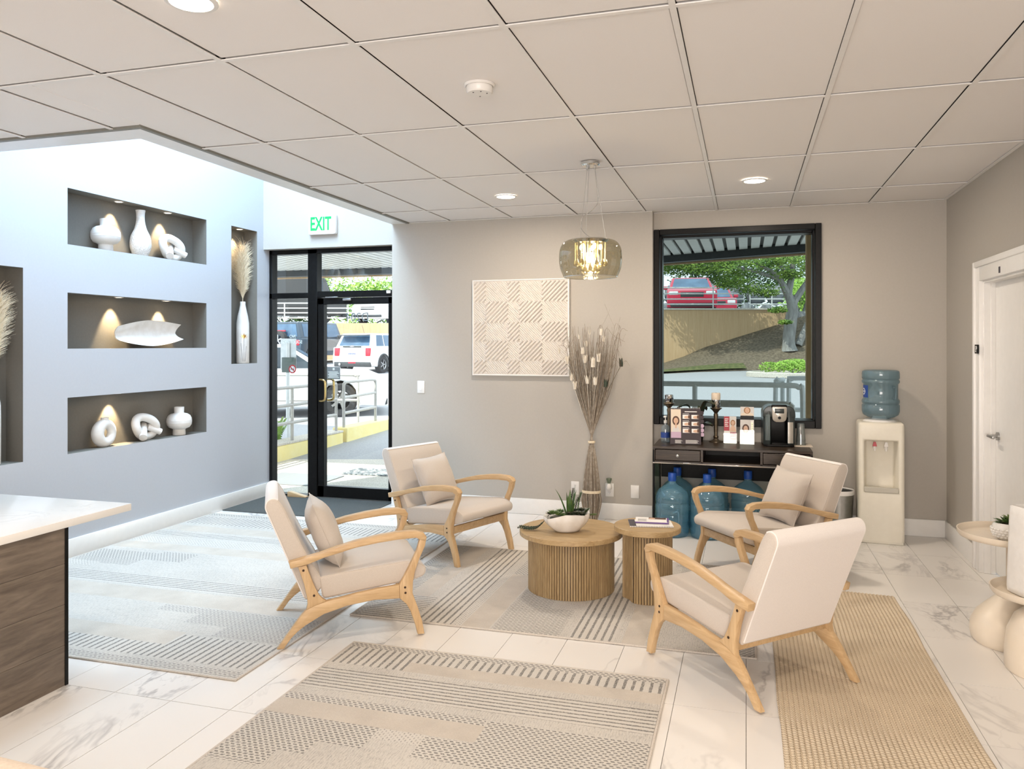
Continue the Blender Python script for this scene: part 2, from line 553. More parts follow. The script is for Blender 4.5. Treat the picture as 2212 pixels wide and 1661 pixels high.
def prism(bm, poly, lo, hi, axis='Y', b=0.0, seg=2, mat=None, mi=0, capbevel=False):
    """extrude a 2-D polygon: axis Y -> poly is (x,z); axis X -> (y,z); axis Z -> (x,y)"""
    t = bmesh.new()
    def P(p, k):
        return {'Y': (p[0], k, p[1]), 'X': (k, p[0], p[1]), 'Z': (p[0], p[1], k)}[axis]
    A = [t.verts.new(P(p, lo)) for p in poly]
    B = [t.verts.new(P(p, hi)) for p in poly]
    n = len(poly)
    fa = t.faces.new(A); fb = t.faces.new(B[::-1])
    for i in range(n):
        t.faces.new((A[i], B[i], B[(i+1) % n], A[(i+1) % n]))
    bmesh.ops.recalc_face_normals(t, faces=t.faces)
    if b:
        e = [x for x in t.edges if (fa in x.link_faces or fb in x.link_faces)] if capbevel else t.edges[:]
        bev(t, e, b, seg)
    return merge(bm, t, mat, mi)

def roundpoly(pts, r, n=5):
    out = []
    k = len(pts)
    for i in range(k):
        a, p, c = Vector(pts[i-1]), Vector(pts[i]), Vector(pts[(i+1) % k])
        ri = r[i] if isinstance(r, (list, tuple)) else r
        d1, d2 = (a-p), (c-p)
        l = min(ri, d1.length*.49, d2.length*.49)
        s, e = p+d1.normalized()*l, p+d2.normalized()*l
        for j in range(n+1):
            t = j/n
            out.append(tuple((1-t)**2*s+2*t*(1-t)*p+t*t*e))
    return out

def quad(bm, pts, mi=0):
    f = bm.faces.new([bm.verts.new(p) for p in pts]); f.material_index = mi
    return f

def text(name, body, size, mat, parent, M4, depth=.001, align='CENTER', sx=1.0, font_bold=0.0):
    c = bpy.data.curves.new(name, 'FONT')
    c.body = body; c.size = size; c.align_x = align; c.align_y = 'CENTER'
    c.extrude = depth; c.offset = font_bold; c.resolution_u = 3
    tmp = bpy.data.objects.new('tmp', c); COL.objects.link(tmp)
    dg = bpy.context.evaluated_depsgraph_get(); dg.update()
    me = bpy.data.meshes.new_from_object(tmp.evaluated_get(dg))
    bpy.data.objects.remove(tmp); bpy.data.curves.remove(c)
    me.name = name
    me.transform(M4 @ Matrix.Diagonal((sx, 1, 1, 1)))
    me.materials.clear(); me.materials.append(mat.mat)
    o = bpy.data.objects.new(name, me); COL.objects.link(o); o.parent = parent
    return o

FACE_CAM = RX(pi/2)            # text upright in xz, read from -y

# ------------------------------------------------------------------ the room
CEIL = 2.719
LX = -4.715          # left wall
RXW = 1.545          # right wall
YA, YB = 6.92, 7.03  # art wall, window wall
YD = 7.02            # door frame face
SHX, SHY = -3.28, 3.64   # shaft opening

def panel_with_holes(bm, us, vs, P, holes):
    us = sorted(set(us+[h[0] for h in holes]+[h[1] for h in holes]))
    vs = sorted(set(vs+[h[2] for h in holes]+[h[3] for h in holes]))
    for a, b in zip(us, us[1:]):
        for c, d in zip(vs, vs[1:]):
            if any(h[0] <= a and b <= h[1] and h[2] <= c and d <= h[3] for h in holes): continue
            quad(bm, [P(a, c), P(b, c), P(b, d), P(a, d)])
    bmesh.ops.remove_doubles(bm, verts=bm.verts, dist=1e-5)

# left wall with its recessed niches
NICHES = [(4.515, 6.04, 2.28, 2.69), (4.515, 6.04, 1.522, 1.929), (4.515, 6.04, .756, 1.166),
          (6.40, 6.812, 1.366, 2.69), (3.70, 4.15, .753, 2.075)]
ND = .15
bm = newbm()
panel_with_holes(bm, [-3.0, 7.1], [0, 5.0], lambda y, z: (LX, y, z), NICHES)
quad(bm, [(LX-.25, -3, 0), (LX-.25, -3, 5), (LX-.25, 7.1, 5), (LX-.25, 7.1, 0)])
wl = struct(finish('wall_left', bm, m_wall_cool, smooth=0))
for a, b, c, d in NICHES:
    bm = newbm()
    x0, x1 = LX-ND, LX
    quad(bm, [(x0, a, c), (x0, b, c), (x0, b, d), (x0, a, d)])
    quad(bm, [(x0, a, c), (x0, a, d), (x1, a, d), (x1, a, c)])
    quad(bm, [(x0, b, c), (x1, b, c), (x1, b, d), (x0, b, d)])
    quad(bm, [(x0, a, d), (x0, b, d), (x1, b, d), (x1, a, d)])
    quad(bm, [(x0, a, c), (x1, a, c), (x1, b, c), (x0, b, c)])
    bmesh.ops.remove_doubles(bm, verts=bm.verts, dist=1e-5)
    finish('niche', bm, m_niche, wl, smooth=0)

# back wall: art wall, header over the entrance, window wall
bm = newbm()
box(bm, (SHX, YA, 0), (-.785, 7.26, 5.0))
box(bm, (LX-.25, YA, 2.52), (SHX, 7.12, 5.0))
struct(finish('wall_back', bm, m_wall, smooth=0))
WX0, WX1, WZ0, WZ1 = -.785, .604, .848, 2.568
bm = newbm()
box(bm, (WX0, YB, 0), (RXW+.2, 7.26, WZ0))
box(bm, (WX0, YB, WZ1), (RXW+.2, 7.26, 5.0))
box(bm, (WX1, YB, WZ0), (RXW+.2, 7.26, WZ1))
struct(finish('wall_window', bm, m_wall, smooth=0))
# right wall with its doorway
DY0, DY1, DZ1 = 5.11, 6.02, 1.985
bm = newbm()
box(bm, (RXW, DY1, 0), (RXW+.15, YB+.2, 2.9))
box(bm, (RXW, -3, 0), (RXW+.15, DY0, 2.9))
box(bm, (RXW, DY0, DZ1), (RXW+.15, DY1, 2.9))
struct(finish('wall_right', bm, m_wall, smooth=0))
bm = newbm(); box(bm, (LX-.25, -3.2, 0), (RXW+.2, -3.0, 5))
struct(finish('wall_rear', bm, m_wall, smooth=0))
# shaft: bulkheads around the opening and the roof
bm = newbm()
box(bm, (SHX, SHY-.16, CEIL+.05), (SHX+.16, 7.0, 5.0))
box(bm, (LX-.2, SHY-.16, CEIL+.05), (SHX, SHY, 5.0))
struct(finish('wall_shaft', bm, m_wall_cool, smooth=0))
bm = newbm()
box(bm, (LX-.4, -3.3, 5.0), (RXW+.3, 7.35, 5.2))
struct(finish('roof', bm, m_white, smooth=0))
m_reveal = M('grey_reveal_channel', (.22, .215, .19), .6).speckle((.24, .235, .21), 30, 0)
# plaster border of the opening
bm = newbm()
box(bm, (SHX, SHY-.175, CEIL-.004), (SHX+.155, YA, CEIL+.06))
box(bm, (LX, SHY-.175, CEIL-.004), (SHX, SHY, CEIL+.06))
struct(finish('trim_1', bm, m_white, smooth=0))
bm = newbm()
box(bm, (SHX+.150, SHY-.20, CEIL-.006), (SHX+.178, YA, CEIL+.02))
box(bm, (LX, SHY-.20, CEIL-.006), (SHX+.150, SHY-.172, CEIL+.02))
struct(finish('trim_2', bm, m_reveal, smooth=0))

# ceiling: backing, tee grid, tiles
bm = newbm()
box(bm, (SHX+.17, -3, CEIL+.035), (RXW+.1, 7.1, CEIL+.06))
box(bm, (LX-.1, -3, CEIL+.035), (SHX+.17, SHY-.19, CEIL+.06))
ceiling = struct(finish('ceiling', bm, m_dark, smooth=0))
gx = [-.2432+.61*i for i in range(-8, 4)]
gy = [2.7448+1.2002*j for j in range(-5, 4)]
EX0, EX1 = LX, RXW
def ceil_region(a, b, c, d):
    """clip a ceiling cell to the room; returns list of rects"""
    out = []
    a, b, c, d = max(a, EX0), min(b, EX1), max(c, -3.0), min(d, YA if b <= -.78 else YB)
    if b-a < .02 or d-c < .02: return out
    sx, sy = SHX+.178, SHY-.20
    e = .010
    if a >= sx-1e-4 or d <= sy+1e-4: return [(a, b, c, d)]
    if b > sx+.02: out.append((sx-e, b, c, d))
    if c < sy-.02: out.append((a, min(b, sx)+(e if b > sx else 0), c, sy+e))
    return out
tile_cache = {}
for i in range(-1, len(gx)):
    xa = gx[i] if i >= 0 else EX0-.01
    xb = gx[i+1] if i+1 < len(gx) else EX1
    for j in range(len(gy)):
        ya = gy[j]; yb = gy[j+1] if j+1 < len(gy) else 7.2
        if yb < .6: continue
        for a, b, c, d in ceil_region(xa, xb, ya, yb):
            g = .0128
            w, h = round(b-a-2*g, 3), round(d-c-2*g, 3)
            if w < .02 or h < .02: continue
            if (w, h) not in tile_cache:
                t = newbm(); box(t, (-w/2, -h/2, 0), (w/2, h/2, .016), .002, 1)
                o = finish('ceiling_tile', t, m_tile_c, ceiling, smooth=0)
                tile_cache[(w, h)] = o.data
            else:
                o = share('ceiling_tile', tile_cache[(w, h)], ceiling)
            o.location = ((a+b)/2+random.uniform(-.001, .001), (c+d)/2+random.uniform(-.002, .002), CEIL+.004+random.uniform(0, .0025))
            o.rotation_euler = (random.uniform(-.0012, .0012), random.uniform(-.0016, .0016), 0)
def tee(p, q, w=.0115):
    t = newbm(); box(t, (min(p[0], q[0])-(w if p[0] == q[0] else 0), min(p[1], q[1])-(w if p[1] == q[1] else 0), CEIL-(.003 if p[0] == q[0] else .0026)),
                     (max(p[0], q[0])+(w if p[0] == q[0] else 0), max(p[1], q[1])+(w if p[1] == q[1] else 0), CEIL+(.001 if p[0] == q[0] else .0012)))
    finish('grid_tee', t, m_grid, ceiling, smooth=0)
for x in gx:
    if EX0 < x < EX1: tee((x, .4), (x, (SHY-.2) if x < SHX+.178 else (YA if x < -.78 else YB)))
for y in gy:
    if y > .5: tee((EX0 if y < SHY-.2 else SHX+.178, y), (EX1, y))
for p, q in (((EX1-.011, .4), (EX1-.011, YB)), ((SHX+.2, YA-.011), (-.785, YA-.011)), ((-.785, YB-.011), (EX1, YB-.011))):
    tee(p, q)

# floor: base slab and the marble tiles in view
bm = newbm(); box(bm, (LX-.2, -3, -.12), (RXW+.2, 7.12, -.0035))
floor = struct(finish('floor', bm, m_grout, smooth=0))
RUGS = [(-4.69, -2.25, 3.085, 6.09), (-2.2, .05, 4.03, 5.65), (-1.95, -.345, 1.3, 3.66), (.135, .875, 1.2, 5.32)]
t = newbm(); box(t, (-.1487, -.2947, -.011), (.1487, .2947, 0))
proto = finish('floor_tile', t, m_marble, floor, smooth=0)
first = True
for i in range(-16, 6):
    for j in range(-3, 8):
        x0, y0 = .3*i, 2.84+.592*j
        if x0 < LX-.25 or y0 > 7.0: continue
        # tiles wholly beneath a rug, under the desk or outside the picture are left to the slab
        if any(x0 > r[0]+.02 and x0+.3 < r[1]-.02 and y0 > r[2]+.02 and y0+.592 < r[3]-.02 for r in RUGS): continue
        dep = .2865*(-x0-.15)+.958*(y0+.6)
        lat = .958*(x0+.15)+.2865*(y0+.3)
        if dep < 2.2 or abs(lat)/max(dep, .1) > .80: continue
        if first: o = proto; first = False
        else: o = share('floor_tile', proto.data, floor)
        x1, y1 = x0+.15, y0+.296
        o.location = (x1, y1, -.0004+random.uniform(-.0003, .0003))
        o.rotation_euler = (0, 0, pi if random.random() < .5 else 0)

# baseboards
def baseboard(name, lo, hi, side):
    bm = newbm(); box(bm, lo, hi, .004, 2); struct(finish(name, bm, m_white, smooth=30))
baseboard('baseboard_left', (LX, -2.9, 0), (LX+.016, YD, .138), 'x')
baseboard('baseboard_back', (SHX-.002, YA-.016, 0), (-.785, YA, .142), 'y')
baseboard('baseboard_window', (-.785, YB-.016, 0), (RXW, YB, .138), 'y')
baseboard('baseboard_right', (RXW-.016, 6.12, 0), (RXW, YB-.016, .138), 'x')

# door_1: inner white door on the right, with casing, stop and lever
d1 = struct(bpy.data.objects.new('door_1', None)); COL.objects.link(d1)
bm = newbm(); box(bm, (RXW+.07, DY0, .012), (RXW+.11, DY1, DZ1-.005), .003, 1)
finish('door_leaf', bm, m_white, d1)
bm = newbm()
for lo, hi in (((RXW-.024, DY1, 0), (RXW+.02, DY1+.115, 2.105)), ((RXW-.024, DY0-.115, 0), (RXW+.02, DY0, 2.105)), ((RXW-.024, DY0, DZ1), (RXW+.02, DY1, 2.105))):
    box(bm, lo, hi, .004, 2)
for lo, hi in (((RXW-.036, DY1+.085, 0), (RXW-.012, DY1+.125, 2.12)), ((RXW-.036, DY0-.125, 0), (RXW-.012, DY0-.085, 2.12)), ((RXW-.036, DY0-.085, 2.08), (RXW-.012, DY1+.085, 2.12))):
    box(bm, lo, hi, .005, 2)
finish('casing', bm, m_white, d1)
bm = newbm()
box(bm, (RXW+.0, DY1-.016, 0), (RXW+.149, DY1+.002, DZ1), .002, 1)
box(bm, (RXW+.04, DY1-.028, 0), (RXW+.07, DY1-.016, DZ1), .002, 1)
box(bm, (RXW+.0, DY0, DZ1-.016), (RXW+.149, DY1-.016, DZ1+.002), .002, 1)
finish('door_stop', bm, m_white, d1)
bm = newbm()
cyl(bm, (RXW+.07, DY1-.085, .94), (RXW+.058, DY1-.085, .94), .027, seg=20)
hd = finish('door_handle', bm, m_satin, d1)
bm = newbm()
cyl(bm, (RXW+.058, DY1-.085, .94), (RXW+.006, DY1-.085, .94), .010)
box(bm, (RXW+.0, DY1-.20, .931), (RXW+.018, DY1-.073, .951), .006, 2)
finish('lever', bm, m_satin, hd)
bm = newbm(); box(bm, (RXW-.028, 5.555, 2.0), (RXW-.023, 5.58, 2.04), .001, 1)
finish('number_tab', bm, m_ink, d1)
t = thing('door_plaque', 'small dark engraved plaque fixed to the white door casing', 'plaque', (RXW-.028, 6.035, 1.49))
bm = newbm(); box(bm, (-.012, -.03, 0), (0, .03, .062), .002, 1); finish('plate', bm, m_black, t)
bm = newbm()
for k in range(4): box(bm, (-.0135, -.012, .012+k*.011), (-.0115, .012, .018+k*.011))
box(bm, (-.0135, -.026, .03), (-.0115, -.018, .05))
finish('engraving', bm, m_vin, t, smooth=0, kind='stuff')

# window_1: dark framed window with a screen-tinted pane
w1 = struct(bpy.data.objects.new('window_1', None)); COL.objects.link(w1)
def frame_ring(bm, x0, x1, z0, z1, y0, y1, w, b=.004, wb=None):
    wb = wb or w
    box(bm, (x0, y0, z0), (x0+w, y1, z1), b, 1)
    box(bm, (x1-w, y0, z0), (x1, y1, z1), b, 1)
    box(bm, (x0+w, y0, z1-w), (x1-w, y1, z1), b, 1)
    box(bm, (x0+w, y0, z0), (x1-w, y1, z0+wb), b, 1)
bm = newbm(); frame_ring(bm, WX0+.002, WX1, WZ0, WZ1, 6.995, 7.09, .05, wb=.065)
finish('window_frame', bm, m_black, w1)
bm = newbm(); frame_ring(bm, WX0+.03, WX1-.03, WZ0+.03, WZ1-.03, 7.09, 7.24, .036)
finish('sash', bm, m_black, w1)
bm = newbm(); box(bm, (WX0+.06, 7.16, WZ0+.06), (WX1-.06, 7.166, WZ1-.06))
finish('window_pane', bm, m_tint, w1, smooth=0)
bm = newbm(); cyl(bm, (WX1-.062, 7.1, WZ0+.07), (WX1-.062, 7.1, WZ1-.09), .003, seg=6)
finish('screen_track', bm, m_satin, w1)

# door_2: glazed entrance (sidelight, transom, door)
d2 = struct(bpy.data.objects.new('door_2', None)); COL.objects.link(d2)
OX0, OX1, OZ = LX, SHX, 2.52
bm = newbm()
y0, y1 = YD, YD+.10
for lo, hi in (((OX0, y0, 0), (OX0+.033, y1, OZ)), ((OX1-.04, y0, 0), (OX1+.05, y1, OZ)),
               ((OX0, y0, 2.475), (OX1+.05, y1, OZ)), ((-4.265, y0, 0), (-4.16, y1, OZ)),
               ((OX0, y0, 2.024), (-4.265, y1, 2.08)), ((-4.16, y0, 2.028), (OX1, y1, 2.09)),
               ((OX0, y0, 0), (-4.265, y1, .022))):
    box(bm, lo, hi, .003, 1)
finish('door_frame', bm, m_black, d2)
for k, (a, b, c, d) in enumerate(((OX0+.03, -4.26, .02, 2.03), (OX0+.03, -4.26, 2.075, 2.48), (-4.165, OX1, 2.085, 2.48))):
    bm = newbm(); box(bm, (a, y0+.045, c), (b, y0+.051, d)); finish('door_pane', bm, m_glass, d2, smooth=0)
bm = newbm()
a, b, c, d = -4.155, OX1-.042, .012, 2.022
for lo, hi in (((a, y0+.012, c), (-4.088, y1-.02, d)), ((b-.052, y0+.012, c), (b, y1-.02, d)),
               ((a, y0+.012, 1.957), (b, y1-.02, d)), ((a, y0+.012, c), (b, y1-.02, .125))):
    box(bm, lo, hi, .003, 1)
leaf = finish('door_leaf', bm, m_black, d2)
bm = newbm(); box(bm, (-4.09, y0+.045, .12), (b-.05, y0+.051, 1.96)); finish('pane', bm, m_glass, leaf, smooth=0)
for s, yy, nm in ((-1, y0+.012, 'pull_handle'), (1, y1-.02, 'pull_handle')):
    bm = newbm()
    px = -4.115
    P = [(px, yy, 1.20), (px, yy+s*.035, 1.20), (px+.035, yy+s*.05, 1.20), (px+.064, yy+s*.052, 1.188), (px+.072, yy+s*.052, 1.15), (px+.072, yy+s*.052, 1.035), (px+.064, yy+s*.052, .997), (px+.035, yy+s*.05, .985), (px, yy+s*.035, .985), (px, yy, .985)]
    tube(bm, smoothpath(P, 4), .0115, 10)
    finish(nm, bm, m_brass, leaf)
bm = newbm(); box(bm, (-3.86, y0-.02, 1.99), (-3.77, y0+.012, 2.015), .004, 2); box(bm, (-4.06, y0-.012, 2.022), (-3.92, y0+.012, 2.034), .002, 1)
finish('closer', bm, m_satin, leaf)
bm = newbm(); box(bm, (-3.385, y0-.012, 2.055), (-3.34, y0, 2.085), .003, 1)
finish('contact_sensor', bm, m_plate, d2)
OUT = RX(pi/2)   # flat lettering facing the room; turned to face the street
def street_text(name, body, size, mat, x, z, sx=1.0, par=None, y=YD+.052, **k):
    return text(name, body, size, mat, par, T(x, y, z) @ RZ(pi) @ RX(pi/2), .0006, sx=sx, **k)
street_text('lettering', 'D204', .125, m_ving, -3.735, 1.825, .92, leaf, YD+.053)
street_text('lettering', 'NO', .045, m_vin, -4.475, 1.635, 1.0, d2, YD+.053, font_bold=.001)
street_text('lettering', 'SOLICITING', .045, m_vin, -4.475, 1.578, .95, d2, YD+.053, font_bold=.001)
t = thing('no_smoking_sticker', 'round red no smoking sticker on the sidelight glass', 'sticker', (-4.475, YD+.053, 1.30))
bm = newbm(); lathe(bm, [(.032, 0), (.044, 0), (.044, .0012), (.032, .0012), (.032, 0)], 28, mat=RX(pi/2))
box(bm, (-.036, -.0012, -.005), (.036, 0, .005), mat=RY(radians(45)))
finish('ring', bm, m_signr, t)
bm = newbm(); box(bm, (-.022, -.0008, -.004), (.022, -.0001, .004)); cyl(bm, (.012, -.0008, .012), (.022, -.0008, .02), .002, seg=6)
finish('cigarette', bm, m_ink, t)
bm = newbm(); cyl(bm, (0, .0006, 0), (0, .0002, 0), .034, seg=24); finish('disc', bm, m_vin, t)
t = thing('door_notice', 'small blue and white printed notice on the door glass beside the pull handle', 'sticker', (-4.0, YD+.053, 1.265))
bm = newbm(); box(bm, (-.075, -.001, -.062), (.075, 0, .062)); finish('sheet', bm, m_ving, t)
bm = newbm()
for k in range(5): box(bm, (-.062+.01*(k % 2), -.0016, -.048+k*.014), (.062-.012*((k*7) % 3), -.001, -.041+k*.014))
box(bm, (-.01, -.0016, .028), (.012, -.001, .052))
finish('print', bm, m_vin, t, smooth=0, kind='stuff')
t = thing('doorstop_wedge', 'wooden wedge doorstop on the charcoal mat by the sidelight', 'doorstop', (-4.44, 6.985, .009), radians(0))
bm = newbm(); prism(bm, [(-.02, 0), (.19, 0), (.19, .008), (0, .05), (-.02, .05)], -.03, .03, 'Y', .003)
finish('wedge', bm, m_ash, t)

# ------------------------------------------------------------------ lamps of the room
def downlight(x, y, label, power=22):
    t = thing('recessed_downlight', label, 'ceiling light', (x, y, CEIL))
    bm = newbm(); lathe(bm, [(.072, -.0005), (.088, -.0005), (.0885, -.003), (.080, -.007), (.072, -.006)], 32)
    finish('trim_ring', bm, m_plate, t)
    bm = newbm(); cyl(bm, (0, 0, -.0055), (0, 0, .0), .073, seg=32)
    finish('lens', bm, m_lens, t)
    lamp('lamp', 'AREA', (0, 0, -.012), power, WARM, parent=t, shape='DISK', size=.15)
    return t
downlight(-1.811, 5.889, 'lit round downlight in the ceiling between pendant and entrance shaft')
downlight(.058, 5.831, 'lit round downlight in the ceiling in front of the window')
downlight(-1.81, 2.24, 'lit round downlight at the top edge of the photo near the entrance shaft')
for x, y, w_ in ((.058, 2.2, 'above the front rug, just out of the picture'), (-1.81, -1.2, 'behind the camera on its left'), (.058, -1.2, 'behind the camera on its right'), (-3.7, 0.6, 'over the reception desk')):
    downlight(x, y, 'round ceiling downlight '+w_, 12 if x < -3 else 22)

t = thing('smoke_detector', 'white round smoke detector on a ceiling tile', 'smoke detector', (-1.15, 3.335, CEIL))
bm = newbm(); lathe(bm, [(0, .003), (.070, .003), (.070, -.004), (.066, -.008), (.062, -.008)], 36); finish('base', bm, m_plate, t)
bm = newbm(); lathe(bm, [(.060, -.006), (.060, -.030), (.054, -.038), (0, -.040)], 36)
finish('cover', bm, m_plate, t)
bm = newbm()
for a in (-.6, .5, 1.6, 3.4): cyl(bm, (.035*sin(a), -.035*cos(a), -.0405), (.035*sin(a), -.035*cos(a), -.039), .0035, seg=8)
finish('indicator', bm, m_ink, t, kind='stuff')

# ------------------------------------------------------------------ pendant
t = thing('pendant_lamp', 'smoked glass drum pendant with lit crystal drops above the coffee tables', 'pendant lamp', (-.955, 4.945, 0))
bm = newbm(); lathe(bm, [(0, CEIL), (.060, CEIL), (.060, CEIL-.018), (.052, CEIL-.026), (0, CEIL-.027)], 32); finish('canopy', bm, m_chrome, t)
ST, SBm = 2.222, 1.982
for a in (.4, 2.5, 4.6):
    bm = newbm(); cyl(bm, (.03*cos(a), .03*sin(a), CEIL-.045), (.03*cos(a), .03*sin(a), CEIL-.026), .006, seg=10)
    tube(bm, [(.03*cos(a), .03*sin(a), CEIL-.04), (.10*cos(a), .10*sin(a), ST)], .0011, 5); finish('suspension_wire', bm, m_satin, t)
bm = newbm()
tube(bm, smoothpath([(.028, -.01, CEIL-.03), (.045, -.01, 2.53), (.048, 0, 2.46), (.01, 0, 2.41), (-.05, 0, 2.37), (-.062, 0, 2.31), (-.04, 0, 2.27), (-.005, 0, 2.24), (0, 0, ST)], 6), .0022, 6)
finish('power_cord', bm, m_chrome, t)
bm = newbm(); lathe(bm, [(0, ST+.004), (.115, ST+.004), (.118, ST-.004), (.10, ST-.02), (0, ST-.02)], 36); finish('ceiling_plate', bm, m_chrome, t)
prof = [(.118, ST), (.150, ST-.006), (.178, ST-.025), (.195, ST-.06), (.2005, ST-.11), (.199, ST-.15), (.192, ST-.19), (.180, ST-.22), (.172, SBm)]
P2 = [(p.x, p.y) for p in smoothpath([(r, z, 0) for r, z in prof], 3)]
bm = newbm(); lathe(bm, P2, 56); finish('shade', bm, m_smoke, t)
bm = newbm(); lathe(bm, [(.1700, SBm-.001), (.1735, SBm-.001), (.1735, SBm+.003), (.170, SBm+.003), (.1700, SBm-.001)], 56); finish('rim', bm, m_chrome, t)
sp = newbm()
rr = random.Random(3)
for k in range(420):
    z = rr.uniform(SBm+.012, ST-.03); a = rr.uniform(0, 2*pi)
    r = 0
    for (r0, z0), (r1, z1) in zip(P2, P2[1:]):
        if z1 <= z <= z0: r = r0+(r1-r0)*(z0-z)/max(1e-6, z0-z1)
    s = rr.uniform(.0009, .0019)
    q = Vector((cos(a), sin(a), 0))*(r-.0012); e1 = Vector((-sin(a), cos(a), 0))*s; e2 = Vector((0, 0, s))
    c = q+Vector((0, 0, z))
    f = sp.faces.new([sp.verts.new(c-e1), sp.verts.new(c-e2), sp.verts.new(c+e1), sp.verts.new(c+e2)])
finish('mercury_flecks', sp, m_gold, t, smooth=0, kind='stuff')
for k in range(5):
    a = 2*pi*k/5+.3
    bm = newbm(); ball(bm, (.065*cos(a), .065*sin(a), ST-.045), .014, 12, (1, 1, 1.3)); finish('bulb', bm, m_bulb, t)
for k in range(22):
    ring = 0 if k < 13 else 1
    n = 13 if ring == 0 else 9
    a = 2*pi*(k if ring == 0 else k-13)/n
    r = .098 if ring == 0 else .05
    zl = ST-.150 if ring == 0 else ST-.185
    bm = newbm()
    cyl(bm, (r*cos(a), r*sin(a), ST-.02), (r*cos(a), r*sin(a), zl+.02), .004, seg=6)
    lathe(bm, [(0, zl+.03), (.006, zl+.02), (.013, zl+.002), (.014, zl-.006), (.009, zl-.016), (0, zl-.019)], 8, center=(r*cos(a), r*sin(a), 0))
    finish('crystal_drop', bm, m_crys, t, smooth=0)
lamp('lamp', 'POINT', (0, 0, ST-.09), 14, (1, .80, .50), parent=t, shadow_soft_size=.06)

# ------------------------------------------------------------------ armchairs
ARM = [(.04, .438), (.13, .458), (.20, .474), (.278, .497), (.377, .522), (.5, .543), (.60, .553), (.69, .553), (.732, .541), (.75, .515),
       (.738, .498), (.711, .505), (.693, .515), (.596, .513), (.49, .503), (.377, .487), (.214, .447), (.131, .419), (.048, .404)]
FLEG = [(.75, .515), (.741, .469), (.708, .397), (.686, .335), (.676, .28), (.674, .222), (.70, .15), (.725, .07), (.738, 0), (.702, 0), (.689, .052), (.663, .126), (.640, .168), (.605, .20),
        (.603, .272), (.625, .307), (.655, .364), (.697, .45), (.711, .505)]
RAIL = [(.603, .272), (.49, .262), (.377, .247), (.30, .232), (.228, .222), (.17, .205), (.127, .187), (.10, .158), (.076, .128), (-.018, 0), (.016, 0), (.055, .052),
        (.085, .080), (.124, .108), (.214, .156), (.334, .188), (.471, .204), (.605, .20)]
POST = [(.085, .410), (.127, .416), (.142, .37), (.158, .327), (.174, .288), (.193, .252), (.210, .235), (.228, .222), (.17, .204), (.127, .187), (.133, .215), (.131, .243), (.115, .32)]
SEAT = roundpoly([(.212, .226), (.192, .338), (.45, .366), (.672, .388), (.752, .352), (.748, .305), (.690, .284), (.45, .256)], [.02, .02, .2, .06, .035, .035, .05, .2], 5)
BACK = roundpoly([(.125, .222), (.205, .275), (.205, .33), (.118, .475), (.012, .715), (-.020, .758), (-.062, .752), (-.076, .715), (.030, .46)], [.02, .03, .04, .2, .05, .035, .03, .05, .2], 5)
_c = [Vector(p) for p in BACK]
_i0 = min(range(len(_c)), key=lambda i: (_c[i]-Vector((-.006, .752))).length)
_i1 = min(range(len(_c)), key=lambda i: (_c[i]-Vector((.112, .245))).length)
_o = [_c[(_i0+k) % len(_c)] for k in range(((_i1-_i0) % len(_c))+1)]
def _nrm(i):
    d = (_o[min(i+1, len(_o)-1)]-_o[max(i-1, 0)]).normalized()
    return Vector((-d.y, d.x))
RPANEL = [tuple(p-_nrm(i)*-.0035) for i, p in enumerate(_o)]+[tuple(p-_nrm(i)*.004) for i, p in reversed(list(enumerate(_o)))]
def make_chair(label):
    t = thing('armchair', label, 'armchair', (0, 0, 0), 0, 'ash armchairs around the coffee tables')
    bm = newbm(); prism(bm, SEAT, -.284, .284, 'Y', .014, 3, capbevel=True)
    seat = finish('seat_cushion', bm, m_fab, t, 35)
    for s in (-1, 1):
        bm = newbm(); tube(bm, [(x, s*.2775, z) for x, z in SEAT], .0018, 5, closed=True); finish('piping', bm, m_fab, seat)
    bm = newbm(); prism(bm, BACK, -.28, .28, 'Y', .014, 3, capbevel=True)
    back = finish('backrest', bm, m_fab, t, 35)
    for s in (-1, 1):
        bm = newbm(); tube(bm, [(x, s*.2735, z) for x, z in BACK], .0018, 5, closed=True); finish('piping', bm, m_fab, back)
    bm = newbm(); prism(bm, RPANEL, -.2765, .2765, 'Y', .002, 1, capbevel=True)
    finish('rear_panel', bm, m_cot, back, 35, label='white cotton cover on the back of the backrest')
    for s in (-1, 1):
        bm = newbm(); prism(bm, ARM, s*.302-.024, s*.302+.024, 'Y', .007, 2, capbevel=True); finish('armrest', bm, m_ash, t)
        bm = newbm(); prism(bm, FLEG, s*.302-.0165, s*.302+.0165, 'Y', .005, 2, capbevel=True); finish('front_leg', bm, m_ashd, t)
        bm = newbm(); prism(bm, RAIL, s*.302-.0165, s*.302+.0165, 'Y', .005, 2, capbevel=True); finish('rear_leg_rail', bm, m_ash, t)
        bm = newbm(); prism(bm, POST, s*.302-.0155, s*.302+.0155, 'Y', .004, 2, capbevel=True); finish('back_post', bm, m_ashd, t)
        for x, z in ((.112, .390), (.165, .257), (.633, .257), (.635, .228)):
            bm = newbm(); cyl(bm, (x, s*.314, z), (x, s*.3195, z), .0062, seg=10); finish('bolt', bm, m_bolt, t)
    bm = newbm(); box(bm, (.645, -.287, .215), (.668, .287, .268), .004, 2); finish('front_rail', bm, m_ash, t)
    bm = newbm(); box(bm, (.150, -.287, .195), (.173, .287, .228), .004, 2); finish('rear_rail', bm, m_ash, t)
    return t
def ang(fx, fy): return math.atan2(fy, fx)
chA = make_chair('beige ash-framed armchair seen from its side, standing on the edge of the large pale rug')
chA.location = (-2.434, 3.7245, .008); chA.rotation_euler = (0, 0, ang(.8325, .554))
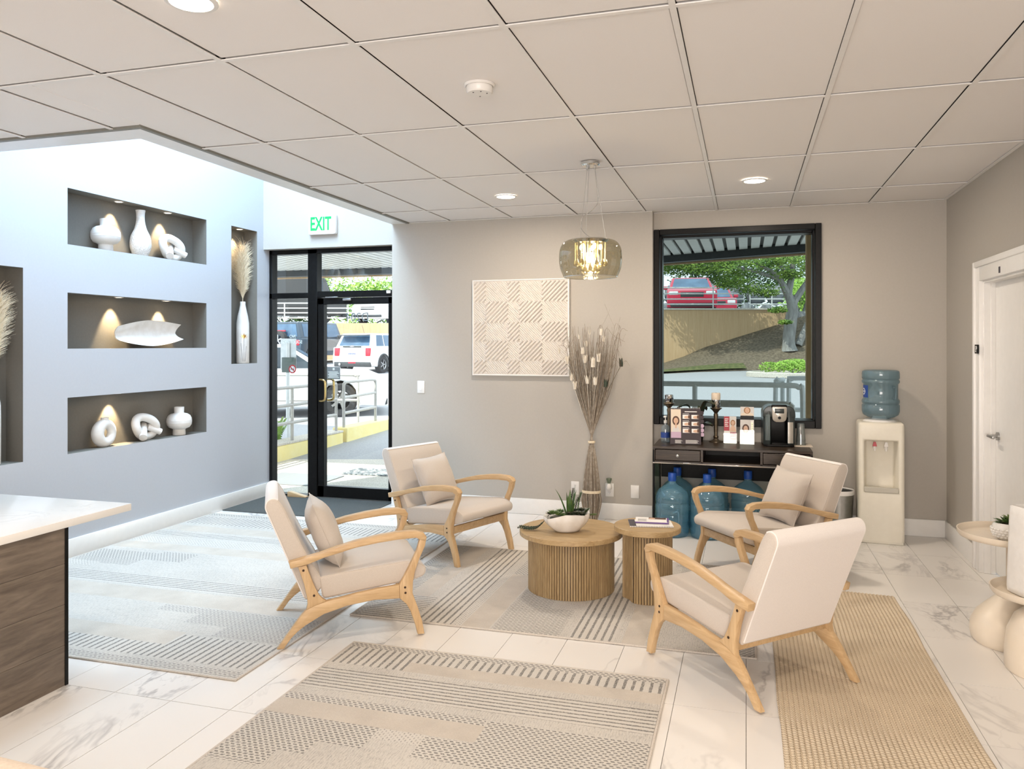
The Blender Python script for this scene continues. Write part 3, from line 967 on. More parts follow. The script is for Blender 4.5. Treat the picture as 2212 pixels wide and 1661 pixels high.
CH = {'A': chA,
      'B': dup(chA, (-2.480, 5.645, .008), ang(.931, -.366), 'beige ash-framed armchair by the glass entrance door, its front facing us'),
      'C': dup(chA, (.424, 5.80, .004), ang(-.805, -.593), 'beige ash-framed armchair in front of the walnut console and water jugs'),
      'D': dup(chA, (.2665, 3.67, .010), ang(-.711, .703), 'beige ash-framed armchair turned away from us, without a pillow, on the jute rug')}

def pillow_mesh(w=.37, h=.37, th=.075, n=16, seed=1):
    bm = newbm()
    R = random.Random(seed); ph = [R.uniform(0, 6) for _ in range(6)]
    grid = {}
    for sgn in (1, -1):
        for i in range(n+1):
            for j in range(n+1):
                u, v = -1+2*i/n, -1+2*j/n
                edge = i in (0, n) or j in (0, n)
                if edge and sgn == -1: continue
                pin = 1-.075*(1-abs(u)**2)*abs(v)**3
                pin2 = 1-.075*(1-abs(v)**2)*abs(u)**3
                t = ((1-abs(u)**2.6)*(1-abs(v)**2.6))**.55
                wr = .004*sin(5*u+3*v+ph[0])*t+.0035*sin(9*v-4*u+ph[1])*(abs(u) > .4)*t
                x = sgn*(th*t+wr) if not edge else 0
                grid[(i, j, sgn)] = bm.verts.new((x, u*w/2*pin2, v*h/2*pin))
                if edge: grid[(i, j, -1)] = grid[(i, j, 1)]
        for i in range(n):
            for j in range(n):
                q = [grid[(i, j, sgn)], grid[(i+1, j, sgn)], grid[(i+1, j+1, sgn)], grid[(i, j+1, sgn)]]
                bm.faces.new(q if sgn == 1 else q[::-1])
    edge = [(-1+2*i/n, -1) for i in range(n)]+[(1, -1+2*i/n) for i in range(n)]+[(1-2*i/n, 1) for i in range(n)]+[(-1, 1-2*i/n) for i in range(n)]
    E = []
    for u, v in edge:
        pin = 1-.075*(1-abs(u)**2)*abs(v)**3; pin2 = 1-.075*(1-abs(v)**2)*abs(u)**3
        E.append((0, u*w/2*pin2, v*h/2*pin))
    return bm, E
def pillow(ch, label, seed, dy=0, tilt=.47, dx=0, roll=0):
    bm, E = pillow_mesh(seed=seed)
    c = CH[ch]
    m = c.matrix_basis
    t = thing('throw_pillow', label, 'pillow', (0, 0, 0), 0, 'small beige pillows on the armchairs')
    a = finish('cover', bm, m_pil, t, 60)
    bm = newbm(); tube(bm, E, .0022, 5, closed=True); finish('seam', bm, m_pil, t)
    t.matrix_basis = m @ T(.222+dx, dy, .522) @ RY(-tilt) @ RX(roll)
bpy.context.view_layer.update()
pillow('A', 'beige square pillow on the armchair seen from its side at the large pale rug', 2, 0, .40, .012)
pillow('B', 'beige square pillow on the armchair beside the glass entrance door', 5, 0.0, .42, .004, .04)
pillow('C', 'beige square pillow on the armchair in front of the walnut console', 9, .02, .42, .002, -.03)

# ------------------------------------------------------------------ coffee tables
def slats(parent, path, h, z0, w=.0128, th=.009):
    """vertical slats along a closed plan curve: list of (x, y, nx, ny)"""
    t = newbm(); box(t, (-w/2, -th, 0), (w/2, 0.0025, h), .0012, 1)
    proto = None
    for x, y, nx, ny in path:
        r = math.atan2(-nx, ny)
        if proto is None: proto = finish('slat', t, m_oakz, parent, smooth=0); o = proto
        else: o = share('slat', proto.data, parent)
        o.location = (x, y, z0); o.rotation_euler = (0, 0, r)
    return proto
CT = (-1.065, 4.872)
t = thing('drum_coffee_table', 'low round oak coffee table with slatted drum base holding the planter', 'coffee table', (*CT, .008))
bm = newbm(); lathe(bm, [(0, .340), (.322, .340), (.327, .344), (.327, .369), (.323, .373), (0, .373)], 72); finish('table_top', bm, m_oak, t, 30)
bm = newbm(); lathe(bm, [(0, 0), (.262, 0), (.262, .340), (0, .340)], 72); finish('drum_core', bm, m_walnut, t)
n = 103
slats(t, [(.2705*cos(2*pi*k/n), .2705*sin(2*pi*k/n), cos(2*pi*k/n), sin(2*pi*k/n)) for k in range(n)], .339, .0005)
ST2 = (-.577, 4.812)
t2 = thing('nesting_side_table', 'taller small round oak table with notched slatted base holding the notebooks', 'side table', (*ST2, .008))
bm = newbm(); lathe(bm, [(0, .409), (.197, .409), (.2015, .413), (.2015, .440), (.198, .444), (0, .444)], 60); finish('table_top', bm, m_oak, t2, 30)
# plan curve: a circle bitten by another one on the drum table's side
bc = Vector((-.233, -.172)); br = .165; R0 = .148
cur = []
for k in range(720):
    a = 2*pi*k/720; p = Vector((R0*cos(a), R0*sin(a)))
    if (p-bc).length >= br: cur.append((a, p))
gap = max(range(len(cur)), key=lambda i: (cur[(i+1) % len(cur)][0]-cur[i][0]) % (2*pi))
cur = cur[gap+1:]+cur[:gap+1]
e0, e1 = cur[-1][1], cur[0][1]
a0 = math.atan2((e0-bc).y, (e0-bc).x); a1 = math.atan2((e1-bc).y, (e1-bc).x)
d = (a1-a0+pi) % (2*pi)-pi
plan = [p for a, p in cur]+[bc+Vector((cos(a0+d*k/40), sin(a0+d*k/40)))*br for k in range(1, 40)]
bm = newbm(); prism(bm, [tuple(p*.965) for p in plan[::6]], 0, .409, 'Z'); finish('base_core', bm, m_walnut, t2)
pts = []; acc = 0; L = 0
for i in range(len(plan)):
    p, q = plan[i], plan[(i+1) % len(plan)]; s = (q-p).length; acc += s
    if acc >= .0164:
        acc = 0; d = (q-p).normalized(); pts.append((q.x, q.y, d.y, -d.x))
slats(t2, pts, .408, .0005)

# planter on the drum table
pl = thing('shell_planter', 'white shell-shaped ceramic planter of mixed succulents on the drum table', 'planter', (-1.075, 4.80, .382), .5)
bm = newbm()
N, Mz = 44, 9
rings = []
for j in range(Mz+1):
    f = j/Mz
    ring = []
    for i in range(N):
        a = 2*pi*i/N
        rx = .075+.07*sin(min(1, f*1.15)*pi/2); ry = .055+.042*sin(min(1, f*1.15)*pi/2)
        rip = 1+.05*f*sin(11*a)+.03*f*sin(5*a+1)
        z = .004+.108*f+(.010*sin(3*a+.6)+.012*cos(a))*f
        ring.append(bm.verts.new((rx*rip*cos(a), ry*rip*sin(a), z)))
    rings.append(ring)
for j in range(4):
    f = 1-j*.09
    rings.append([bm.verts.new((v.co.x*(.94-.06*j), v.co.y*(.92-.06*j), v.co.z-.006-.016*j)) for v in rings[Mz]])
for a, b in zip(rings, rings[1:]):
    for i in range(N): bm.faces.new((a[i], a[(i+1) % N], b[(i+1) % N], b[i]))
bm.faces.new(rings[0][::-1]); bm.faces.new(rings[-1])
finish('bowl', bm, m_cerg, pl, 60)
bm = newbm(); ball(bm, (0, 0, .085), .09, 16, (1.25, .85, .18)); finish('moss', bm, m_leafd, pl)
def spike(bm, base, tip, w, bend=.3, seg=6):
    b, t_ = Vector(base), Vector(tip)
    d = t_-b; side = d.cross(Vector((0, 0, 1)))
    side = side.normalized() if side.length > 1e-5 else Vector((1, 0, 0))
    nrm = side.cross(d).normalized()
    A = []
    for k in range(seg+1):
        f = k/seg
        c = b+d*f+Vector((0, 0, 1))*d.length*bend*sin(f*pi)*.35+nrm*0
        ww = w*(1-f)**.75*(.75+.5*min(f*4, 1)*.5)
        A.append((bm.verts.new(c-side*ww), bm.verts.new(c-nrm*ww*.55), bm.verts.new(c+side*ww), bm.verts.new(c+nrm*ww*.25)))
    for p, q in zip(A, A[1:]):
        for i in range(4): bm.faces.new((p[i], p[(i+1) % 4], q[(i+1) % 4], q[i]))
rr = random.Random(11)
for k in range(9):
    a = 2*pi*k/9+rr.uniform(-.2, .2); r = rr.uniform(.045, .10); h = rr.uniform(.12, .185)
    if k % 3 == 0: r *= .5; h *= 1.1
    bm = newbm(); spike(bm, (.015+.012*cos(a), .012*sin(a), .09), (.015+r*cos(a), r*.8*sin(a), .09+h), .0155, .3)
    finish('aloe_leaf', bm, m_leaf, pl)
def rosette(parent, c, r, m, n=20, name='rosette', lift=.8):
    bm = newbm()
    for k in range(n):
        a = k*2.4; f = k/n
        rad = r*(.35+.65*f); el = lift*(1-f)+.15
        spike(bm, (c[0], c[1], c[2]), (c[0]+rad*cos(a)*cos(el), c[1]+rad*sin(a)*cos(el), c[2]+rad*sin(el)), r*.22, .25, 4)
    finish(name, bm, m, parent)
rosette(pl, (-.07, -.035, .115), .055, m_leafl)
rosette(pl, (-.10, -.03, .12), .055, m_leaf)
rosette(pl, (.0, -.06, .115), .05, m_leafd)
rosette(pl, (.05, -.055, .115), .055, m_leafd)
rosette(pl, (.10, .02, .12), .05, m_leafd)
rosette(pl, (-.035, -.045, .105), .04, m_leaf)
rosette(pl, (-.11, .0, .11), .04, m_leafd)
rosette(pl, (.085, -.03, .105), .05, m_leafd)
rosette(pl, (.06, .05, .11), .05, m_leafd)
rosette(pl, (-.03, .05, .11), .05, m_leaf)
for k, (x, y, hx, hy, hz) in enumerate(((.07, .02, .10, .03, .23), (.03, .04, .06, .07, .25), (.1, -.01, .15, .02, .13), (.06, .05, .10, .08, .19), (.11, .02, .19, .0, .095))):
    bm = newbm()
    P = smoothpath([(x, y, .09), ((x+hx)/2, (y+hy)/2, .09+(hz-.09)*.65), (hx, hy, hz)], 12)
    tube(bm, P, .0028, 5)
    for i, p in enumerate(P):
        for q in range(3):
            a = i*1.1+q*2.1
            spike(bm, p, p+Vector((.014*cos(a), .014*sin(a), .007)), .0035, .2, 2)
    finish('leafy_stem', bm, m_leafd if k % 2 else m_leaf, pl)
# beaded trailing stem lying on the table
for k, (ax, ay) in enumerate(((-.27, .05), (-.24, .015), (-.25, .09))):
    bm = newbm()
    P = smoothpath([(-.11, .03, .10), (-.16, .06, .03), (-.20, (ay+.07)/2+.01, .012), (ax-.02, ay+.06, .010)], 8)
    tube(bm, P, .0022, 5)
    for i, p in enumerate(P[6:]):
        for q in (-1, 1): ball(bm, p+Vector((q*.003, q*.0075, .002+.002*(i % 2))), .0044, 8)
    finish('trailing_stem', bm, m_leafd, pl)

# notebooks on the small table
t = thing('spiral_notebook', 'white spiral-bound notebook with dark spine strip on the small oak table', 'notebook', (-.560, 4.83, .4525), radians(12))
bm = newbm(); box(bm, (-.13, -.085, 0), (.13, .085, .008), .001, 1); finish('pages', bm, m_paper, t, smooth=0)
bm = newbm(); box(bm, (-.131, -.086, .008), (-.092, .086, .0092)); finish('spine_strip', bm, m_ink, t, smooth=0)
for k in range(26):
    x = -.122+k*.0098
    if k == 0:
        bm = newbm(); tube(bm, [(0, .006*cos(a)-.085, .004+.006*sin(a)) for a in [2*pi*i/10 for i in range(10)]], .0009, 4, closed=True)
        o = finish('spiral_ring', bm, m_ink, t); o.location = (x, 0, 0); me0 = o.data
    else: share('spiral_ring', me0, t, (x, 0, 0))
t = thing('brochure', 'folded brochure with purple edge and portrait lying on the spiral notebook', 'brochure', (-.555, 4.86, .462), radians(6))
bm = newbm(); box(bm, (-.10, -.06, 0), (.10, .065, .012), .001, 1); finish('pages', bm, m_paper, t, smooth=0)
bm = newbm(); box(bm, (-.1005, -.062, 0.002), (.1015, -.058, .010)); box(bm, (.09, -.06, .012), (.1015, .065, .0128)); finish('purple_edge', bm, m_purple, t, smooth=0)
bm = newbm(); box(bm, (-.02, .015, .012), (.085, .062, .0126)); finish('portrait_print', bm, m_hair, t, smooth=0)
bm = newbm(); cyl(bm, (.0, .03, .0126), (.0, .03, .0131), .02, seg=16); finish('portrait_face', bm, m_skin, t, smooth=0)
bm = newbm()
for k in range(5): box(bm, (-.085, -.045+k*.014, .012), (-.03-.006*(k % 2), -.041+k*.014, .0124))
finish('print', bm, m_ink, t, smooth=0, kind='stuff')

# ------------------------------------------------------------------ rugs
def rug(name, label, x0, x1, y0, y1, patches, th=.008, rot=False):
    """patches: (x0,x1,y0,y1,kind) in world metres; the rest is fine heather"""
    kinds = list(RUGM)
    cx, cy = (x0+x1)/2, (y0+y1)/2
    t = thing(name, label, 'rug', (cx, cy, 0))
    us = sorted(set([x0, x1]+[min(max(v, x0), x1) for p in patches for v in p[:2]]))
    vs = sorted(set([y0, y1]+[min(max(v, y0), y1) for p in patches for v in p[2:4]]))
    bm = newbm(); vv = {}
    def V(x, y):
        if (x, y) not in vv: vv[(x, y)] = bm.verts.new((x-cx, y-cy, th))
        return vv[(x, y)]
    for a, b in zip(us, us[1:]):
        for c, d in zip(vs, vs[1:]):
            k = 'fine'
            for p in patches:
                if p[0]-1e-6 <= (a+b)/2 <= p[1]+1e-6 and p[2]-1e-6 <= (c+d)/2 <= p[3]+1e-6: k = p[4]
            f = bm.faces.new((V(a, c), V(b, c), V(b, d), V(a, d))); f.material_index = kinds.index(k)
    B = [bm.verts.new((a-cx, b-cy, .0005)) for a, b in ((x0, y0), (x1, y0), (x1, y1), (x0, y1))]
    finish('pile', bm, [RUGM[k] for k in kinds], t, smooth=0)
    bm = newbm()
    w = .012
    for lo, hi in (((x0-w, y0-w), (x1+w, y0)), ((x0-w, y1), (x1+w, y1+w)), ((x0-w, y0), (x0, y1)), ((x1, y0), (x1+w, y1))):
        box(bm, (lo[0]-cx, lo[1]-cy, .0005), (hi[0]-cx, hi[1]-cy, th+.0008), .002, 1)
    finish('binding', bm, m_rugedge, t, smooth=0)
    return t
# front rug: long axis towards the camera
X0, X1 = -1.945, -.352
rug('area_rug', 'patchwork rug with cream ground and dark dashes in the foreground', X0, X1, 1.35, 3.655, [
    (X0, X1, 3.605, 3.655, 'weave'), (X0, X1, 3.50, 3.605, 'lines_along'), (X0, -1.56, 3.40, 3.605, 'lines_along'),
    (-1.56, X1, 3.395, 3.50, 'plain'), (X0, X1, 3.335, 3.395, 'fine'), (X0, X1, 3.12, 3.335, 'lines_across'),
    (X0, X1, 3.055, 3.12, 'fine'), (X0, -1.02, 3.0, 3.055, 'weave'), (X0, -1.01, 2.865, 3.0, 'plain'),
    (-1.01, X1, 2.86, 3.05, 'weave'), (-1.21, X1, 2.70, 2.86, 'weave'), (-.76, X1, 2.45, 2.70, 'weave'),
    (X0, -1.41, 2.70, 2.865, 'weave'), (X0, -1.60, 2.60, 2.70, 'weave'), (X0, -1.71, 2.48, 2.60, 'weave'), (-1.41, -1.21, 2.78, 2.865, 'stipple'),
    (X0, X1, 2.05, 2.2, 'lines_across'), (X0, X1, 1.8, 2.0, 'plain'), (X0, -1.2, 1.4, 1.75, 'weave')])
Y0, Y1 = 4.042, 5.64
rug('area_rug', 'patchwork rug with cream ground and dark dashes under the coffee tables', -2.165, .04, Y0, Y1, [
    (-2.165, -2.12, Y0, Y1, 'weave'), (-2.12, -1.80, Y0, 4.45, 'lines_across'), (-2.12, -2.0, 4.45, Y1, 'lines_across'), (-2.0, -1.86, 4.45, Y1, 'plain'),
    (-1.79, -1.56, Y0, Y1, 'lines_along'), (-1.56, -1.50, Y0, Y1, 'stipple'), (-1.50, -1.34, Y0, 5.05, 'plain'), (-1.50, -1.34, 5.05, Y1, 'weave'),
    (-1.33, -1.10, Y0, 4.75, 'weave'), (-1.10, -.95, Y0, 4.45, 'weave'),
    (-.90, -.66, Y0, Y1, 'lines_along'), (-.62, -.50, Y0, Y1, 'plain'), (-.42, -.05, Y0, Y1, 'fine'), (-.42, -.05, 5.1, Y1, 'weave'), (-.04, .04, Y0, Y1, 'weave')])
A0, A1 = -4.675, -2.262
rug('area_rug', 'large pale patchwork rug along the niche wall under the side-on armchair', A0, A1, 3.097, 6.08, [
    (A0, A1, 3.097, 3.17, 'weave'), (-2.87, A1, 3.20, 3.49, 'lines_along'), (A0, -2.87, 3.20, 3.35, 'lines_along'), (A0, -2.87, 3.35, 3.52, 'plain'),
    (-3.30, A1, 3.78, 3.875, 'weave'), (-3.0, A1, 3.65, 3.78, 'weave'), (-2.72, A1, 3.51, 3.65, 'weave'), (A0, A1, 3.885, 4.10, 'plain'),
    (A0, A1, 4.13, 4.33, 'lines_across'), (A0, -4.15, 4.48, 4.80, 'weave'), (-4.15, -3.85, 4.64, 4.85, 'weave'), (A0, -4.4, 4.40, 4.50, 'stipple'),
    (A0, A1, 4.88, 5.05, 'plain'), (A0, A1, 5.08, 5.22, 'stipple'), (A0, A1, 5.28, 5.40, 'lines_across'), (A0, A1, 5.45, 5.62, 'plain'),
    (A0, A1, 5.70, 5.95, 'lines_along'), (A0, A1, 6.01, 6.08, 'weave')])
# braided jute runner
jx0, jx1, jy0, jy1 = .135, .872, 1.25, 5.32
t = thing('jute_rug', 'braided tan jute runner on the right under the turned-away armchair', 'rug', ((jx0+jx1)/2, (jy0+jy1)/2, 0))
bm = newbm()
n = 36; w = (jx1-jx0); steps = 5; ny = 26
cols = []
for k in range(n*steps+1):
    f = k/(n*steps); ph = (k % steps)/steps
    cols.append((f, .0045+.0055*abs(sin(pi*k/steps))))
rows = []
for j in range(ny+1):
    g = j/ny
    row = []
    for f, z in cols:
        ed = .006*sin(14*g+2)+.004*sin(31*g)
        row.append(bm.verts.new((-w/2+w*f+ed, (g-.5)*(jy1-jy0)-.05*f*(g > .98), z)))
    rows.append(row)
for a, b in zip(rows, rows[1:]):
    for i in range(len(a)-1): bm.faces.new((a[i], a[i+1], b[i+1], b[i]))
finish('braid', bm, m_jute, t, 60)
bm = newbm()
P = [(-w/2, -(jy1-jy0)/2), (w/2, -(jy1-jy0)/2), (w/2, (jy1-jy0)/2-.05), (-w/2, (jy1-jy0)/2)]
prism(bm, P, .0005, .004, 'Z'); finish('backing', bm, m_jute, t, smooth=0)
t = thing('doormat', 'charcoal ribbed doormat in front of the entrance door', 'doormat', (-4.0, 6.63, 0))
bm = newbm(); box(bm, (-.69, -.40, .0005), (.68, .375, .009), .003, 1); finish('pile', bm, m_mat, t)

# ------------------------------------------------------------------ console table and what stands on it
KX0, KX1, KY0, KY1, KZ = -.730, .494, 6.45, 6.955, .725
t = thing('console_table', 'dark walnut console table with drawers under the window', 'console table', ((KX0+KX1)/2, (KY0+KY1)/2, 0))
hx, hy = (KX1-KX0)/2, (KY1-KY0)/2
bm = newbm(); box(bm, (-hx, -hy, KZ-.022), (hx, hy, KZ), .002, 1); finish('table_top', bm, m_walnut, t)
bm = newbm()
for x in (-hx, -.215-.016, .225, hx-.018): box(bm, (x, -hy+.002, KZ-.125), (x+.018, hy, KZ-.022))
box(bm, (-hx, -hy+.002, KZ-.132), (hx, hy, KZ-.118)); box(bm, (-hx, hy-.02, KZ-.12), (hx, hy, KZ-.02))
finish('drawer_case', bm, m_walnut, t, smooth=0)
bm = newbm(); box(bm, (-.213, hy-.03, KZ-.118), (.225, hy-.022, KZ-.022)); finish('open_bay', bm, m_black, t, smooth=0)
for a, b in ((-hx+.022, -.235), (.247, hx-.022)):
    bm = newbm(); box(bm, (a, -hy-.002, KZ-.112), (b, -hy+.4, KZ-.027), .002, 1); dr = finish('drawer', bm, m_walnut, t)
    bm = newbm(); cyl(bm, ((a+b)/2, -hy-.002, KZ-.07), ((a+b)/2, -hy-.018, KZ-.07), .006, .012, 14); ball(bm, ((a+b)/2, -hy-.018, KZ-.07), .012, 12, (1, .5, 1)); finish('knob', bm, m_chrome, dr)
bm = newbm(); box(bm, (-hx, -hy-.004, KZ-.140), (hx, -hy+.012, KZ-.130), .001, 1); finish('chrome_strip', bm, m_chrome, t)
for s in (-1, 1):
    for yy in (-hy, hy-.022):
        bm = newbm(); box(bm, (s*hx-(.014 if s > 0 else 0), yy, 0), (s*hx+(.014 if s < 0 else 0), yy+.022, KZ-.03), .002, 1); finish('leg', bm, m_black, t)
    bm = newbm(); box(bm, (s*(hx-.007)-.003, -hy+.022, .02), (s*(hx-.007)+.003, hy-.022, KZ-.14)); finish('side_panel', bm, m_green_glass, t, smooth=0)
bm = newbm(); box(bm, (-hx+.02, hy-.03, .40), (hx-.02, hy-.012, KZ-.13)); finish('modesty_panel', bm, m_black, t, smooth=0)

def jug_profile(scale=1.0, inv=False):
    p = [(0, .004), (.115, .004), (.128, .012), (.134, .03), (.134, .085), (.1285, .097), (.134, .109), (.134, .175), (.1285, .187), (.134, .199), (.134, .262), (.1285, .272), (.134, .283),
         (.133, .315), (.125, .345), (.105, .372), (.075, .395), (.045, .412), (.031, .424), (.028, .445), (.028, .468), (.031, .470), (.031, .476)]
    return p
def make_jug(label):
    t = thing('water_jug', label, 'water jug', (0, 0, 0), 0, 'blue five gallon jugs under the console')
    bm = newbm(); lathe(bm, jug_profile(), 36); finish('bottle', bm, m_bottle, t, 50)
    bm = newbm(); lathe(bm, [(0, .010), (.11, .010), (.126, .03), (.126, .13), (0, .13)], 30); finish('water', bm, m_water, t, 50)
    bm = newbm(); lathe(bm, [(0, .508), (.030, .508), (.033, .503), (.034, .466), (.032, .440), (.029, .440)], 24); finish('cap', bm, m_cap, t)
    bm = newbm(); tube(bm, smoothpath([(.02, -.131, .20), (.05, -.128, .215), (.062, -.122, .19), (.062, -.122, .12), (.05, -.128, .10)], 5), .010, 8); finish('grip', bm, m_bottle, t)
    return t
j0 = make_jug('blue water jug at the left end of the front pair under the console')
j0.location = (-.578, 6.50, 0)
dup(j0, (-.300, 6.50, 0), .5, 'blue water jug second from the left in the front row under the console')
dup(j0, (-.560, 6.79, 0), .9, 'blue water jug standing behind the leftmost one under the console')
dup(j0, (-.275, 6.79, 0), 1.4, 'blue water jug standing behind the second one under the console')
dup(j0, (.015, 6.77, 0), .2, 'blue water jug standing alone at the back under the console, seen past an armrest')

# candle holders
m_pew = M('bronze_pewter', (.13, .10, .07), .4, .8).speckle((.20, .16, .11), 30, .1)
def candle_holder(label, x, y, h, cup_mat, candle):
    t = thing('candle_holder', label, 'candle holder', (x, y, KZ))
    bm = newbm(); lathe(bm, [(0, 0), (.058, 0), (.058, .006), (.028, .014), (.016, .03), (.024, .042), (.014, .056), (.017, .11), (.016, h-.09), (.020, h-.06), (.014, h-.045), (.03, h-.022), (.052, h-.004), (.050, h), (0, h-.002)], 24)
    finish('stand', bm, m_pew, t)
    bm = newbm(); lathe(bm, [(0, h), (.033, h), (.036, h+.004), (.036, h+.068), (.033, h+.068), (.033, h+.008), (0, h+.008)], 24)
    c = finish('cup', bm, m_chrome, t)
    bm = newbm(); R = random.Random(int(x*1000))
    for k in range(26):
        a = R.uniform(0, 6.28); z = h+R.uniform(.008, .06); s = R.uniform(.003, .007)
        p = Vector((.0365*cos(a), .0365*sin(a), z)); e = Vector((-sin(a), cos(a), 0))*s; u = Vector((0, 0, 1))*s*1.4
        quad(bm, [p-e-u, p+e-u, p+e+u, p-e+u])
    finish('cut_pattern', bm, m_ink, c, smooth=0, kind='stuff')
    if candle:
        bm = newbm(); lathe(bm, [(0, h+.009), (.031, h+.009), (.036, h+.068), (.038, h+.075), (.038, h+.120), (.034, h+.126), (.012, h+.122), (0, h+.122)], 24); finish('candle', bm, m_sand, t)
        bm = newbm(); cyl(bm, (0, 0, h+.122), (0, 0, h+.132), .0012, seg=6); finish('wick', bm, m_ink, t)
    return t
candle_holder('bronze candlestick with empty patterned silver cup at the left end of the console', -.636, 6.86, .325, m_chrome, False)
candle_holder('bronze candlestick carrying a thick cream candle in a silver cup, mid console', -.246, 6.88, .29, m_chrome, True)

# hand sanitiser
t = thing('sanitizer_bottle', 'clear pump bottle of hand sanitiser behind the desk calendar', 'bottle', (-.655, 6.73, KZ))
bm = newbm(); lathe(bm, [(0, 0), (.036, 0), (.038, .006), (.038, .11), (.032, .135), (.014, .15), (.013, .165)], 24); finish('bottle', bm, thin('clear_gel_plastic', (.82, .90, .94), .05, .05, .12, (.7, .8, .88)), t)
bm = newbm(); lathe(bm, [(.0385, .04), (.0388, .04), (.0388, .085), (.0385, .085)], 24); finish('wrap_label', bm, m_navy, t)
bm = newbm(); cyl(bm, (0, 0, .162), (0, 0, .185), .014, seg=16); cyl(bm, (0, 0, .185), (0, 0, .215), .005, seg=8); box(bm, (-.012, -.045, .212), (.012, .012, .224), .004, 2); finish('pump', bm, m_plate, t)

# orchid leaves behind the calendar
t = thing('potted_orchid', 'dark glossy orchid leaves in a small black pot behind the desk calendar', 'plant', (-.40, 6.86, KZ))
bm = newbm(); lathe(bm, [(0, 0), (.045, 0), (.06, .10), (.062, .13), (.055, .13), (.05, .11), (0, .11)], 20); finish('pot', bm, m_black, t)
for k, (a, r, h) in enumerate(((pi+.25, .17, .30), (-.45, .17, .33), (pi+.5, .14, .26), (-.5, .15, .16), (.9, .12, .28))):
    bm = newbm(); P = [(0, 0, .11), (r*.45*cos(a), r*.45*sin(a), h), (r*cos(a), r*sin(a), h-.02)]
    pts = smoothpath(P, 6); L = []
    sd = Vector((-sin(a), cos(a), 0))
    for i, p in enumerate(pts):
        f = i/(len(pts)-1); w = .042*(sin(pi*min(1, f*.93+.07))**.6)+.002
        L.append([bm.verts.new(p-sd*w+Vector((0, 0, .012))), bm.verts.new(p-Vector((0, 0, .003))), bm.verts.new(p+sd*w+Vector((0, 0, .012))), bm.verts.new(p+Vector((0, 0, .004)))])
    for p, q in zip(L, L[1:]):
        for i in range(4): bm.faces.new((p[i], p[(i+1) % 4], q[(i+1) % 4], q[i]))
    finish('leaf', bm, m_leafd, t)

def portrait(parent, M4, w, h, hair, top, bgm):
    """flat printed portrait: ground, hair, face, shoulders, in the xz plane facing -y"""
    def ell(cx, cz, rx, rz, m, nm, y):
        b = newbm(); n = 20
        vs = [b.verts.new((cx+rx*cos(2*pi*i/n), y, cz+rz*sin(2*pi*i/n))) for i in range(n)]
        b.faces.new(vs); b.transform(M4); return finish(nm, b, m, parent, smooth=0)
    b = newbm(); quad(b, [(0, 0, 0), (w, 0, 0), (w, 0, h), (0, 0, h)]); b.transform(M4); finish('print_ground', b, bgm, parent, smooth=0)
    s = min(w, h)
    c = w*.5
    b = newbm(); n = 14
    vs = [b.verts.new((c+.48*w*cos(pi*i/n), -.0002, .02*h+.40*h*sin(pi*i/n))) for i in range(n+1)]
    b.faces.new(vs); b.transform(M4); finish('print_shoulders', b, top, parent, smooth=0)
    ell(c, h*.60, s*.36, min(h*.36, s*.48), hair, 'print_hair', -.0004)
    b = newbm(); quad(b, [(c-.08*w, -.0006, h*.34), (c+.08*w, -.0006, h*.34), (c+.08*w, -.0006, h*.5), (c-.08*w, -.0006, h*.5)]); b.transform(M4); finish('print_neck', b, m_skin, parent, smooth=0)
    ell(c, h*.60, s*.22, s*.30, m_skin, 'print_face', -.0008)
    b = newbm()
    for dx in (-.09, .09): quad(b, [(c+s*(dx-.045), -.001, h*.60+s*.03), (c+s*(dx+.045), -.001, h*.60+s*.03), (c+s*(dx+.045), -.001, h*.60+s*.055), (c+s*(dx-.045), -.001, h*.60+s*.055)])
    quad(b, [(c-s*.07, -.001, h*.60-s*.17), (c+s*.07, -.001, h*.60-s*.17), (c+s*.06, -.001, h*.60-s*.135), (c-s*.06, -.001, h*.60-s*.135)])
    quad(b, [(c-s*.02, -.001, h*.60-s*.08), (c+s*.02, -.001, h*.60-s*.08), (c+s*.01, -.001, h*.60+s*.03), (c-s*.01, -.001, h*.60+s*.03)])
    b.transform(M4); finish('print_features', b, m_hairb, parent, smooth=0)

# flip chart calendar
t = thing('desk_calendar', 'dark plum easel calendar with a portrait and photo pairs on the console', 'calendar', (-.478, 6.60, KZ), radians(7))
tl = radians(-14)
Mt = RX(tl)
bm = newbm(); box(bm, (-.125, -.002, .004), (.125, .002, .305), mat=Mt); finish('front_board', bm, m_plum, t, smooth=0)
bm = newbm(); box(bm, (-.125, -.002, .0), (.125, .002, .305), mat=T(0, .150, 0) @ RX(-tl)); finish('back_board', bm, m_black, t, smooth=0)
bm = newbm(); box(bm, (-.125, .0, .0), (.125, .15, .003)); finish('base_board', bm, m_black, t, smooth=0)
for k in range(20):
    x = -.115+k*.0121
    if k == 0:
        bm = newbm(); tube(bm, [(0, .074+.009*cos(a), .296+.009*sin(a)) for a in [2*pi*i/10 for i in range(10)]], .0011, 4, closed=True)
        o = finish('spiral_ring', bm, m_paper, t); o.location = (x, 0, 0); mm = o.data
    else: share('spiral_ring', mm, t, (x, 0, 0))
portrait(t, Mt @ T(-.118, -.0025, .055), .082, .24, m_hair, m_knit, m_sand)
b = newbm(); quad(b, [(-.118, -.0042, .055), (-.036, -.0042, .055), (-.036, -.0042, .105), (-.118, -.0042, .105)]); b.transform(Mt); finish('caption_panel', b, m_lilac, t, smooth=0)
